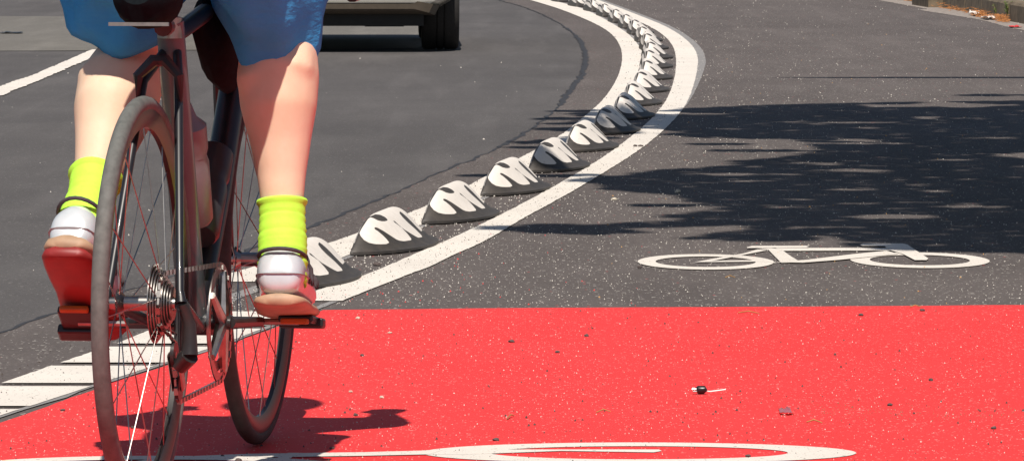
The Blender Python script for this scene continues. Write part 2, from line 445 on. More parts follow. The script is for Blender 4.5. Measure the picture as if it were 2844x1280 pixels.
# ------------------------------------------------------------------ lane separators
SL, SW, SH = .82, .184, .104
def sep_pt(t, q):
    e = 1-abs(2*t-1)**4.2
    Wt = SW*max(0, 1-(2*t-1)**2)**.62+.012
    if q < .25: p = math.sin(q/.25*math.pi/2)**.75
    else: p = ((1+math.cos(math.pi*(q-.25)/.75))/2)
    v = q*Wt+.018*(2*t-1)**2
    return Vector((v-.058, t*SL-SL/2, .010+max(0, SH-.010)*e*p))
PEAK2 = (1076, 586)
def sep_world(px, py):
    return g(px, py, SH)
peaks = [(845, 672), (1076, 586), (1259, 512), (1413, 445), (1532, 389), (1621, 340), (1689, 298), (1735, 262), (1760, 229), (1785, 197), (1799, 166), (1804, 138), (1807, 115), (1799, 92), (1785, 73), (1763, 54), (1738, 39), (1709, 25), (1677, 10), (1643, -2), (1600, -14), (1550, -26)]
sep_pos = [sep_world(*p) for p in peaks]
def heading(i):
    a = sep_pos[max(0, i-1)]; b = sep_pos[min(len(sep_pos)-1, i+1)]
    return math.atan2(-(b.x-a.x), b.y-a.y)
white_outer = [(440, 300), (410, 320), (370, 380), (330, 440), (303, 492), (318, 530), (360, 580), (420, 615), (500, 631), (570, 633), (640, 630), (672, 612), (640, 570), (590, 520), (530, 470), (498, 450), (486, 432), (500, 422), (530, 430), (600, 468), (680, 520), (760, 572), (800, 588), (855, 595), (945, 582), (945, 562), (900, 505), (830, 430), (770, 385), (735, 362), (722, 340), (738, 344), (790, 392), (860, 450), (940, 500), (1000, 535), (1035, 552), (1083, 543), (1070, 520), (990, 440), (900, 360), (840, 300), (800, 250), (820, 150), (500, 100), (300, 200), (250, 260)]
cap_slot = [(300, 290), (350, 285), (430, 292), (500, 262), (560, 268), (620, 296), (652, 325), (650, 340), (620, 350), (580, 350), (530, 338), (480, 312), (440, 300), (400, 310), (300, 340)]
def sdf(poly, x, y):
    best = 1e9; ins = False; n = len(poly)
    for i in range(n):
        x1, y1 = poly[i]; x2, y2 = poly[(i+1) % n]
        dx, dy = x2-x1, y2-y1; t = max(0, min(1, ((x-x1)*dx+(y-y1)*dy)/(dx*dx+dy*dy)))
        d = math.hypot(x-x1-t*dx, y-y1-t*dy); best = min(best, d)
        if (y1 > y) != (y2 > y) and x < (x2-x1)*(y-y1)/(y2-y1)+x1: ins = not ins
    return best if ins else -best
def separator_mesh():
    NT, NQ = 130, 70
    me = bpy.data.meshes.new('lane_separator')
    vs = []; att = []
    Mw = Matrix.Translation(Vector((sep_pos[1].x, sep_pos[1].y, 0))) @ Matrix.Rotation(heading(1), 4, 'Z')
    for i in range(NT+1):
        t = i/NT
        for k in range(NQ+1):
            q = k/NQ; p = sep_pt(t, q); vs.append(p)
            tt = t if t < .64 else 1-t; pm = sep_pt(tt, q)
            if t >= .62 and q >= .16: a = (p.z/SH-.34)*160
            elif q < .16:
                hgt = p.z/SH; zz = .42-.1*math.cos(tt*2*math.pi)
                a = (hgt-zz)*200
                a = min(a, (abs(q-.125)-.018)*900 if hgt > .35 else 50)
            else:
                X, Y = pix(Mw @ pm); X = (X-930)*4.458; Y = (Y-540)*4.458
                a = min(sdf(white_outer, X, Y), -sdf(cap_slot, X, Y))
            att.append(a)
    fs = [(i*(NQ+1)+k, i*(NQ+1)+k+1, (i+1)*(NQ+1)+k+1, (i+1)*(NQ+1)+k) for i in range(NT) for k in range(NQ)]
    # skirt down to the road
    rim = [i*(NQ+1)+NQ for i in range(NT+1)]+[NT*(NQ+1)+k for k in range(NQ-1, -1, -1)]+[i*(NQ+1) for i in range(NT-1, -1, -1)]+[k for k in range(1, NQ)]
    o = len(vs)
    for r_ in rim: p = vs[r_]; vs.append(Vector((p.x, p.y, .002))); att.append(-50)
    m = len(rim)
    for j in range(m): fs.append((rim[j], rim[(j+1) % m], o+(j+1) % m, o+j))
    me.from_pydata(vs, [], fs); 
    bm = bmesh.new(); bm.from_mesh(me); bmesh.ops.recalc_face_normals(bm, faces=bm.faces); bm.to_mesh(me); bm.free()
    at = me.attributes.new('white', 'FLOAT', 'POINT'); at.data.foreach_set('value', att)
    me.polygons.foreach_set('use_smooth', [True]*len(me.polygons)); me.set_sharp_from_angle(angle=R(50))
    k = NB('rubber_with_reflective_film')
    a = k.n('ShaderNodeAttribute', attribute_name='white')
    mask = k.ramp(k.math('ADD', k.math('MULTIPLY', a.outputs['Fac'], .08), .5), [(.4, (0, 0, 0)), (.6, (1, 1, 1))])
    oi = k.n('ShaderNodeObjectInfo')
    sh = k.n('ShaderNodeVectorMath', operation='ADD'); k.l(k.tc.outputs['Object'], sh.inputs[0]); k.l(oi.outputs['Location'], sh.inputs[1])
    wn = k.ramp(k.noise(35, 5, .7, sh.outputs[0]), [(.3, (.68, .63, .575)), (.65, (.75, .70, .65))])
    wn = k.mix(k.ramp(k.noise(90, 3, .8, sh.outputs[0]), [(.66, (0, 0, 0)), (.72, (1, 1, 1))]), wn, (.4, .34, .28, 1))
    dk = k.ramp(k.noise(25, 5, .7, sh.outputs[0]), [(.3, (.034, .031, .030)), (.7, (.070, .060, .052))])
    k.color(k.mix(mask, dk, wn)); k.b.inputs['Roughness'].default_value = .6
    k.bump(k.noise(200, 2), .15, .002)
    me.materials.append(k.m)
    return me
SEP = separator_mesh()
near_names = ['black and white rubber lane separator half hidden behind the cyclist\'s right shoe',
 'nearest fully visible separator, just right of the cyclist\'s neon sock',
 'second fully visible separator in sun, counted from the cyclist',
 'third fully visible separator in sun, counted from the cyclist',
 'separator with a soft tree shadow over its left end, fourth fully visible one',
 'sunlit separator just in front of the two wholly shaded ones',
 'shaded bluish separator, the nearer of the two in tree shadow',
 'shaded bluish separator, the farther of the two in tree shadow',
 'sunlit separator directly behind the two shaded ones']
ords = ['second', 'third', 'fourth', 'fifth', 'sixth', 'seventh', 'eighth', 'ninth', 'tenth', 'eleventh', 'twelfth', 'thirteenth', 'fourteenth', 'fifteenth']
for i, p in enumerate(sep_pos):
    o = bpy.data.objects.new('lane_separator', SEP); C.objects.link(o)
    o.location = (p.x, p.y, .004); o.rotation_euler = (0, 0, heading(i)+random.uniform(-.02, .02))
    lab = near_names[i] if i < len(near_names) else '%s sunlit separator beyond the two shaded ones in the curved row' % ords[i-len(near_names)]
    tag(o, lab, 'lane separator', 'rubber lane separators along the cycle lane')
# ------------------------------------------------------------------ grit, pebbles, litter
def grit(name, n, region, size, mats, label, cat):
    mb = MB()
    for _ in range(n):
        p = region()
        if p is None: continue
        s = (size[0]+(size[1]-size[0])*random.random()**2.5)*(.6+.05*p.y)
        a = random.uniform(0, 6.28); vs = []
        for k in range(4):
            t = a+k*math.pi/2+random.uniform(-.4, .4); r = s*random.uniform(.6, 1.2)
            vs.append((p.x+r*math.cos(t), p.y+r*math.sin(t), .004))
        vs.append((p.x, p.y, .0055+s*random.uniform(.5, 1.1)))
        mb.add(vs, [(0, 1, 4), (1, 2, 4), (2, 3, 4), (3, 0, 4)])
    o = mb.build(name, mats, smooth=False); return tag(o, label, cat, None, 'stuff')
def reg(px0, px1, py0, py1, cond=None, dens=None):
    def f():
        for _ in range(30):
            # uniform in the picture plane: far grit thins out on the ground as the eye sees it
            x = random.uniform(px0, px1); y = random.uniform(py0, py1)
            p = g(x, y)
            if cond and not cond(p, x, y): continue
            if dens and random.random() > dens(p, x, y): continue
            return p
        return None
    return f
def in_lane(p, x, y):
    return p.x > at_y(RR, p.y) and p.y > 12.35
def dl(p, x, y):
    d = p.x-at_y(RR, p.y)
    return .3+.9*math.exp(-d*1.4)*(.5+.5*(noise.noise(Vector((p.x*1.5, p.y*.7, 0)))+.5))
m_wg = plain('pale_grit', (.62, .58, .52, 1), .8, 0, .3, 300); m_dg = plain('dark_grit', (.07, .055, .05, 1), .9, 0, .3, 300); m_rg = plain('red_crumbs', (.65, .05, .05, 1), .8, 0, .2, 300); m_og = plain('ochre_grit', (.5, .28, .1, 1), .8, 0, .3, 300)
grit('pale_grit', 3600, reg(850, 2844, 0, 862, in_lane, dl), (.0007, .0019), m_wg, 'pale grit strewn over the dark asphalt cycle lane', 'grit')
grit('red_crumbs', 60, reg(850, 1800, 560, 862, lambda p, x, y: p.y > 12.35 and p.x > at_y(RL, p.y), lambda p, x, y: math.exp(-abs(p.x-at_y(RR, p.y))*2)*math.exp(-(862-y)/90)), (.0012, .0030), m_rg, 'red coating crumbs scattered near the edge of the red surface', 'crumbs')
grit('dark_grit', 2600, reg(560, 1900, 100, 900, lambda p, x, y: at_y(LL, p.y) < p.x < at_y(RR, p.y)), (.0010, .0026), m_dg, 'dark grit lying over the two white lines and between the separators', 'grit')
grit('mixed_grit', 900, reg(560, 1900, 60, 900, lambda p, x, y: at_y(LR, p.y) < p.x < at_y(RL, p.y)), (.0010, .0026), m_wg, 'pale grit gathered between the two white lines', 'grit')
inred = lambda p, x, y: p.y < at_red(p.x)
def at_red(x):
    if x > g(897, 864).x: return 12.25
    pts = redge
    for a, b in zip(pts, pts[1:]):
        if min(a.x, b.x) <= x <= max(a.x, b.x) and a.y < 12.3: return a.y+(b.y-a.y)*(x-a.x)/(b.x-a.x if b.x != a.x else 1)
    return 0
grit('red_surface_grit', 1500, reg(0, 2844, 866, 1290, inred), (.0006, .0015), m_wg, 'fine pale grit sprinkled over the red crossing', 'grit')
grit('dark_crumbs', 330, reg(0, 2844, 866, 1290, inred), (.0012, .0032), m_dg, 'small dark crumbs sprinkled over the red crossing', 'crumbs')
grit('block_crumbs', 170, reg(0, 800, 866, 1180, lambda p, x, y: at_y(bl, p.y)-.1 < p.x < at_y(br, p.y)), (.0014, .0036), m_dg, 'dark crumbs on the white block line at lower left', 'crumbs')
grit('ochre_grit', 90, reg(1500, 2844, 60, 860, in_lane), (.0014, .003), m_og, 'ochre and tan grit specks on the dark asphalt cycle lane', 'grit')
grit('worn_crumbs', 220, reg(2250, 2844, 1120, 1200, inred, lambda p, x, y: math.exp(-((y-1152-.02*(x-2600)-14*noise.noise(Vector((x/60, 0, 0))))/14)**2)), (.0006, .0016), plain('brown_crumbs', (.28, .14, .09, 1), .9, 0, .4, 300), 'line of brown crumbs in a worn streak on the red surface, lower right', 'crumbs')
grit('road_flakes', 60, reg(0, 1560, 150, 800, lambda p, x, y: p.x < at_y(seam, p.y)), (.0012, .0034), m_wg, 'sparse pale flakes on the grey car lane', 'grit')
grit('strip_grit', 260, reg(60, 1500, 420, 930, lambda p, x, y: at_y(seam, p.y) < p.x < at_y(LL, p.y) if p.y > 13.4 else False), (.0008, .002), m_dg, 'dark grit on the smooth strip beside the left white line', 'grit')
def pebble_mesh(s, seed, asp=(1.3, 1, .75)):
    bm = bmesh.new(); bmesh.ops.create_icosphere(bm, subdivisions=2, radius=1)
    for v in bm.verts:
        k = 1+.35*noise.noise(v.co*1.3+Vector((seed, 0, 0)))+.12*noise.noise(v.co*4+Vector((seed, 3, 0)))
        v.co = Vector((v.co.x*asp[0]*k*s, v.co.y*asp[1]*k*s, max(-.6, v.co.z)*asp[2]*k*s+.5*asp[2]*s))
    me = bpy.data.meshes.new('pebble'); bm.to_mesh(me); bm.free(); return me
m_peb = plain('dark_pebble', (.09, .07, .065, 1), .85, 0, .35, 400, .3); m_pebl = plain('light_pebble', (.5, .45, .36, 1), .8, 0, .25, 300, .3)
pebs = [(1421, 942, 8, 0, 'dark angular pebble on the red surface, upper middle below the lane edge'),
 (1629, 926, 6, 0, 'dark round pebble on the red surface, right of the largest pebble'),
 (1548, 971, 6, 0, 'grey flat pebble on the red surface between two darker ones'),
 (1377, 1213, 9, 0, 'dark brown pebble just above the big white bicycle symbol'),
 (2078, 1258, 7, 0, 'dark pebble lying inside the ring of the big white bicycle symbol'),
 (1005, 980, 5, 0, 'small dark pebble on the red surface right of the front wheel'),
 (987, 1145, 6, 0, 'dark pebble near the tip of the cyclist\'s shadow'),
 (974, 1081, 5, 1, 'small white pebble on the red surface right of the front wheel'),
 (1060, 1096, 5, 1, 'yellowish oval pebble on the red surface above the shadow'),
 (994, 878, 6, 1, 'tan pebble on the red surface close to the white line end'),
 (1083, 918, 5, 1, 'pale tan pebble on the red surface below the white line end'),
 (2471, 1117, 6, 0, 'brown pebble on the red surface, lower right'),
 (2585, 1048, 6, 0, 'dark pebble on the red surface, middle right'),
 (2760, 1181, 6, 0, 'dark pebble in the worn streak at the lower right'),
 (2392, 869, 6, 0, 'dark pebble just inside the red surface at its top edge'),
 (2561, 856, 7, 0, 'grey pebble on the top edge of the red surface'),
 (1048, 731, 9, 0, 'dark stone on the asphalt between the nearest separators and white line'),
 (1883, 530, 8, 1, 'light tan stone lying in the tree shadow'),
 (1706, 550, 7, 1, 'ochre stone beside the right white line, in the shadow gap'),
 (1764, 404, 6, 0, 'black pebble on the right white line, the left of a pair'),
 (1779, 404, 6, 0, 'black pebble on the right white line, the right of a pair'),
 (662, 1272, 9, 0, 'dark stone resting on the big white symbol beside the front wheel'),
 (1776, 738, 6, 0, 'dark pebble at the left end of the painted bicycle'),
 (174, 1131, 6, 0, 'dark pebble on the red surface left of the rear wheel'),
 (368, 1179, 5, 0, 'dark pebble seen through the rear wheel'),
 (618, 1258, 5, 0, 'small dark pebble in the cyclist\'s shadow'),
 (922, 1236, 6, 0, 'dark pebble at the right edge of the cyclist\'s shadow')]
for i, (x, y, r_, lt, lab) in enumerate(pebs):
    p = g(x, y, .01); me = pebble_mesh(r_*.92*p.y/F, i*7.3, (random.uniform(1.1, 1.6), 1, random.uniform(.6, .9)))
    me.materials.append(m_pebl if lt else m_peb)
    o = bpy.data.objects.new('pebble', me); C.objects.link(o); o.location = (p.x, p.y, .004); o.rotation_euler = (0, 0, random.uniform(-.5, .5))
    tag(o, lab, 'pebble', 'pebbles lying on the roadway')
# dropped plug with a cable tie
p = g(1945, 1085, .01)
pl = empty('broken_plug', (p.x, p.y, .0035), R(6)); tag(pl, 'small black plug fragment with a white tie lying on the red surface', 'litter')
m_blk = plain('black_plastic', (.012, .012, .013, 1), .35, 0, .3, 60); m_met = plain('silver_metal', (.62, .6, .57, 1), .28, 1, .1, 80); m_wp = plain('white_plastic', (.78, .76, .72, 1), .5, 0, .08, 60)
MB().tube([(-.008, 0, .008), (-.004, 0, .009), (.008, 0, .009), (.012, 0, .006)], [.006, .0085, .0085, .004], 10).build('body', m_blk, pl)
m = MB(); m.tube([(-.016, .004, .010), (-.007, .003, .010)], .0022, 6); m.tube([(-.016, -.004, .006), (-.007, -.003, .006)], .0022, 6); m.build('contact', m_met, pl)
MB().tube([(.012, 0, .006), (.02, .002, .005), (.035, -.002, .007), (.052, .0, .009)], .0016, 6).build('cable_tie', m_wp, pl)
# red reflector scrap
def scrap(name, px, py, wd, dp, hh, mat, label, cat='litter', seed=0, z=.004):
    p = g(px, py, .01); mb = MB(); vs = []; fs = []; nx, ny = 9, 5
    for i in range(nx):
        for j in range(ny):
            u = i/(nx-1)-.5; v = j/(ny-1)-.5
            q = noise.noise(Vector((u*4+seed, v*4, seed))); q2 = noise.noise(Vector((u*3, v*5+seed, 2)))
            vs.append((u*wd*(1+.3*q2), v*dp*(1+.4*q), hh*(.35+.65*abs(noise.noise(Vector((u*5, v*5, seed+4)))*1.6))))
    for i in range(nx-1):
        for j in range(ny-1): fs.append((i*ny+j, (i+1)*ny+j, (i+1)*ny+j+1, i*ny+j+1))
    mb.add(vs, fs); o = mb.build(name, mat, smooth='all', mods=[('SOLIDIFY', dict(thickness=.0012))])
    o.location = (p.x, p.y, z); return tag(o, label, cat)
m_rpl = plain('red_plastic', (.5, .015, .012, 1), .25, 0, .3, 80, 0, .5)
scrap('reflector_scrap', 2181, 1135, .024, .11, .005, m_rpl, 'dark red translucent plastic scrap on the red surface', seed=3)
m_paper = plain('white_paper', (.72, .67, .62, 1), .8, 0, .1, 30)
scrap('paper_scrap', 2704, 42, .045, .5, .04, m_paper, 'crumpled upright white paper in the gutter between pine needles', seed=5, z=.005)
scrap('paper_scrap', 2746, 52, .1, .5, .032, m_paper, 'flat crumpled white paper with beige end in the gutter', seed=8, z=.005)
scrap('red_wrapper', 2818, 74, .075, .35, .012, m_rg, 'flat red wrapper at the gutter edge, far right', seed=11, z=.005)
# twigs
m_twig = plain('dry_twig', (.36, .2, .07, 1), .85, 0, .3, 60)
for x, y, dx, dy, lab in [(2080, 869, 30, 1, 'thin dry straw on the red surface near its top edge'), (1676, 1143, 20, -1, 'pale straw on the red surface, centre'), (1418, 1158, 10, -5, 'short thick tan twig above the big bicycle symbol'),
                          (2543, 852, 16, 0, 'dry straw on the top edge of the red surface'), (2028, 770, 14, 0, 'brown twig below the painted bicycle'), (2262, 1172, 22, 1, 'dry straw on the red surface, lower right')]:
    a = g(x-dx, y-dy, .005); b = g(x+dx, y+dy, .005); c = (a+b)/2+Vector((0, .01, .004))
    o = MB().tube([a, c, b], [.0012, .0016, .0009], 5).build('twig', m_twig); tag(o, lab, 'twig', 'twigs and straws on the roadway')
# pine needles in the gutter
def needles(n, x0, x1, yf, spread, hh):
    mb = MB()
    for _ in range(n):
        x = random.uniform(x0, x1); y = yf(x)+random.gauss(0, spread); p = g(x, y, .008)
        a = random.uniform(0, 6.28); L = random.uniform(.015, .04); z = random.random()**2*hh
        dx, dy = math.cos(a)*L, math.sin(a)*L
        mb.tube([(p.x-dx, p.y-dy, .010+z), (p.x+dx, p.y+dy, .010+z+random.uniform(-.3, 1)*.016)], .0016, 4)
    return mb
yk = lambda x: 83-(2844-x)*.216
mn = plain('orange_needles', (.42, .17, .05, 1), .7, 0, .7, 45)
nb = MB()
for a in ((2500, 2562, 130), (2570, 2600, 30), (2600, 2660, 50), (2706, 2738, 150), (2740, 2760, 20), (2768, 2796, 170), (2660, 2800, 60)):
    q = needles(a[2], a[0], a[1], lambda x: yk(x)-12, 2.2, .04); nb.add(q.v, q.f)
tag(nb.build('pine_needles', mn, smooth=False), 'orange dry pine needles heaped in the gutter against the kerb', 'pine needles', None, 'stuff')
# weeds
m_gr = plain('weed_leaf', (.13, .2, .035, 1), .6, 0, .35, 40); m_dry = plain('dry_grass', (.4, .33, .15, 1), .8, 0, .3, 40)
def weed(px, py, hgt, n, lab, spread=.06):
    p = g(px, py, 0); root = empty('kerb_weed', (p.x, p.y, .008)); tag(root, lab, 'weed', 'weeds growing from the kerb')
    a = MB(); b = MB()
    for i in range(n):
        t = random.uniform(0, 6.28); L = hgt*random.uniform(.5, 1); s = random.uniform(.2, 1)*spread
        q = [Vector((0, 0, 0)), Vector((math.cos(t)*s*.3, math.sin(t)*s*.3, L*.5)), Vector((math.cos(t)*s, math.sin(t)*s, L))]
        (a if i % 3 else b).tube(q, [.002, .0025, .0008], 4)
        if i % 3:
            for k in range(5):
                c = q[1].lerp(q[2], random.random()); d = Vector((random.uniform(-1, 1), random.uniform(-1, 1), random.uniform(-.2, .6)))*.022
                e_ = Vector((-d.y, d.x, 0))*.35
                a.add([c, c+d*.5+e_, c+d, c+d*.5-e_], [(0, 1, 2, 3)])
    a.build('leaf', m_gr, root, smooth=False); b.build('stem', m_dry, root, smooth=False)
weed(2803, 60, .17, 26, 'tall green and straw weed growing in the kerb joint')
weed(2768, 52, .12, 9, 'small green weed sprig against the kerb, left of the tall one', .04)
weed(2842, 50, .17, 20, 'green weed hanging over the kerb at the right edge')
# grass behind the pavement edge
gb = MB()
for _ in range(5000):
    y = random.uniform(30, 48); x = at_y(kerb_base, y)+.22+random.random()**1.5*1.2
    h_ = random.uniform(.03, .09); a = random.uniform(0, 6.28); dx, dy = math.cos(a)*.006, math.sin(a)*.006
    gb.add([(x-dx, y-dy, kz-.004), (x+dx, y+dy, kz-.004), (x+random.uniform(-.02, .02), y+random.uniform(-.02, .02), kz+h_)], [(0, 1, 2)])
tag(gb.build('grass', m_gr, smooth=False), 'short patchy grass behind the kerb', 'grass', None, 'stuff')
# far-off scrap on the road at left
scrap('tyre_scrap', 30, 91, .16, .2, .012, m_blk, 'small black rubber scrap on the pale asphalt patch at far left', seed=14, z=.005)
# ------------------------------------------------------------------ trees whose shadows lie on the lane (they stand behind the kerb)
core = [(1640, 345), (1760, 322), (1920, 302), (2100, 294), (2440, 286), (2844, 281), (4300, 285), (5200, 330), (5200, 700), (3400, 745), (2844, 704), (2550, 700), (2400, 690), (2290, 668), (2050, 672), (1900, 662), (2080, 640), (1650, 652), (1430, 643), (1450, 622), (1900, 598), (2020, 578), (1850, 545), (1700, 525), (1640, 498), (1800, 462), (2150, 442), (2290, 418), (2220, 388), (1950, 384), (1650, 362)]
holes_ = [(2380, 342, 150, 3.5), (1960, 318, 90, 3), (2700, 330, 90, 2), (2030, 360, 70, 2), (2370, 400, 180, 3), (2640, 445, 90, 4), (2740, 384, 90, 2), (2000, 486, 150, 6), (2090, 505, 120, 3), (2390, 528, 80, 4), (2600, 533, 60, 4), (2390, 566, 80, 4), (2520, 563, 60, 3), (2480, 603, 170, 9), (2700, 575, 130, 6), (2180, 577, 90, 3), (2130, 610, 60, 3), (2760, 590, 70, 3), (2300, 632, 150, 4), (2650, 655, 120, 2.5), (2580, 480, 60, 2), (2250, 455, 120, 3), (1740, 548, 90, 7), (2480, 375, 60, 1.5), (2200, 340, 80, 2)]
holes = [(a_, b_, c_*.85, d_*.72) for a_, b_, c_, d_ in holes_]
streaks = [(1560, 331, 75, 3.5), (1690, 336, 90, 4), (1580, 345, 60, 2), (1500, 397, 90, 4), (1570, 392, 70, 5), (1640, 385, 70, 4), (1700, 372, 80, 5), (1480, 411, 60, 2.5), (1350, 489, 70, 2.5), (1660, 340, 80, 6), (1600, 362, 60, 7), (1545, 360, 45, 4), (1560, 490, 100, 3), (1500, 478, 70, 2.5), (2100, 420, 160, 3), (2760, 266, 110, 3), (2000, 402, 90, 2), (1700, 505, 120, 5), (1840, 490, 130, 6), (1760, 525, 100, 4), (1400, 636, 60, 4), (1530, 645, 60, 3), (1850, 572, 90, 3), (2600, 694, 200, 5), (1700, 322, 90, 4), (1650, 318, 60, 4), (1600, 310, 70, 3)]
def ellhit(L, x, y, gr=1.0):
    for cx, cy, a, b in L:
        if ((x-cx)/(a*gr))**2+((y-cy)/(b*gr))**2 < 1: return True
    return False
m_bark = plain('bark', (.09, .07, .05, 1), .9, 0, .35, 14, .8)
m_leaf = plain('tree_leaf', (.055, .10, .025, 1), .6, 0, .4, 3)
def leafquad(mb, p, s):
    a = Vector((random.gauss(0, 1), random.gauss(0, 1), random.gauss(0, .8))).normalized()
    b = a.cross(Vector((random.gauss(0, 1), random.gauss(0, 1), random.gauss(0, 1)))).normalized()
    a *= s; b *= s*.55
    mb.add([p-a, p-a*.2+b, p+a, p-a*.2-b], [(0, 1, 2, 3)])
trees = [MB(), MB()]
clumps = [[], []]
n_ok = 0
area = [(0, 0)]
while n_ok < 54000:
    X = random.uniform(-.4, 7.4); Y = random.uniform(13.6, 29)
    x, y = pix((X, Y, 0))
    if sdf(core, x, y) <= 0: continue
    nz = noise.noise(Vector((X*2.6, Y*1.5, 3.3)))
    if x > 2300 and nz > .42: continue
    if ellhit(holes, x, y): continue
    if sdf(core, x, y) < 14 and nz > .12: continue
    n_ok += 1
    which = 0 if Y < 20 else 1
    cz = 5.0+.9*noise.noise(Vector((X*.8, Y*.8, 9)))+random.uniform(-1.3, 1.3)*min(1, .35+.15*max(0, X))
    p = Vector((X, Y, 0))-sdir*(cz/(-sdir.z))*1.0
    p.z = cz
    leafquad(trees[which], p, random.uniform(.05, .085))
for cx, cy, a, b in streaks:
    for _ in range(int(90)):
        t = random.uniform(0, 6.28); r_ = math.sqrt(random.random())
        G = g(cx+a*r_*math.cos(t), cy+b*r_*math.sin(t))
        cz = 4.2+random.uniform(-.25, .25)
        p = G-sdir*(cz/(-sdir.z)); p.z = cz
        leafquad(trees[0 if G.y < 20 else 1], p, random.uniform(.045, .075))
for which, (tx, ty, lab) in enumerate([(5.9, 15.2, 'leafy tree on the right pavement shading the lane in front of the separators'), (5.7, 20.2, 'leafy tree on the right pavement shading the lane beside the curve')]):
    root = empty('broadleaf_tree', (0, 0, 0)); root.location = (tx, ty, kz-.004); tag(root, lab, 'tree', 'trees on the right pavement')
    mb = trees[which]; mb.v = [(v[0]-tx, v[1]-ty, v[2]-kz) for v in mb.v]
    mb.build('crown', m_leaf, root, smooth=False)
    tm = MB(); tm.tube([(0, 0, 0), (.02, 0, .3), (.05, .03, 1.6), (.0, .05, 3.2), (-.15, .05, 4.6), (-.3, 0, 5.6)], [.24, .18, .15, .13, .09, .04], 12)
    tm.build('trunk', m_bark, root)
    random.seed(40+which)
    lm = MB()
    for k in range(11):
        z0 = random.uniform(2.3, 4.6); a = random.uniform(2.4, 3.9) if k % 3 else random.uniform(0, 6.28); L = random.uniform(1.5, 3.9)
        e_ = Vector((math.cos(a)*L, math.sin(a)*L*.8, 4.9+random.uniform(-.3, .5)-0))
        s0 = Vector((0, .04, z0)); mid_ = s0.lerp(e_, .5)+Vector((0, 0, .25))
        lm.tube([s0, mid_, e_], [.06, .035, .012], 6)
    lm.build('limb', m_bark, root)
# street lamp: its arm throws the thin straight shadow
lh = 5.6
A = g(2142, 217, 0); tip = A-sdir*(lh/(-sdir.z)); tip.z = lh
lp = empty('street_lamp', (tip.x+4.6, tip.y, kz-.004)); tag(lp, 'tall street lamp on the right pavement with a long straight arm over the lane', 'street lamp')
m_gal = plain('galvanised_steel', (.4, .41, .42, 1), .45, .8, .1, 20)
MB().tube([(0, 0, 0), (0, 0, 1.0), (0, 0, 1.05), (0, 0, lh-.14)], [.09, .09, .065, .05], 16).build('pole', m_gal, lp)
MB().tube([(0, 0, lh-.15), (-1.5, 0, lh-.148), (-4.0, 0, lh-.146)], [.10, .095, .085], 12).build('arm', m_gal, lp)
MB().tube([(-3.3, 0, lh-.15), (-3.6, 0, lh-.15), (-4.3, 0, lh-.15), (-4.6, 0, lh-.15)], [(.05, .03), (.09, .05), (.07, .04), (.01, .01)], 12).build('lamp_head', m_gal, lp)
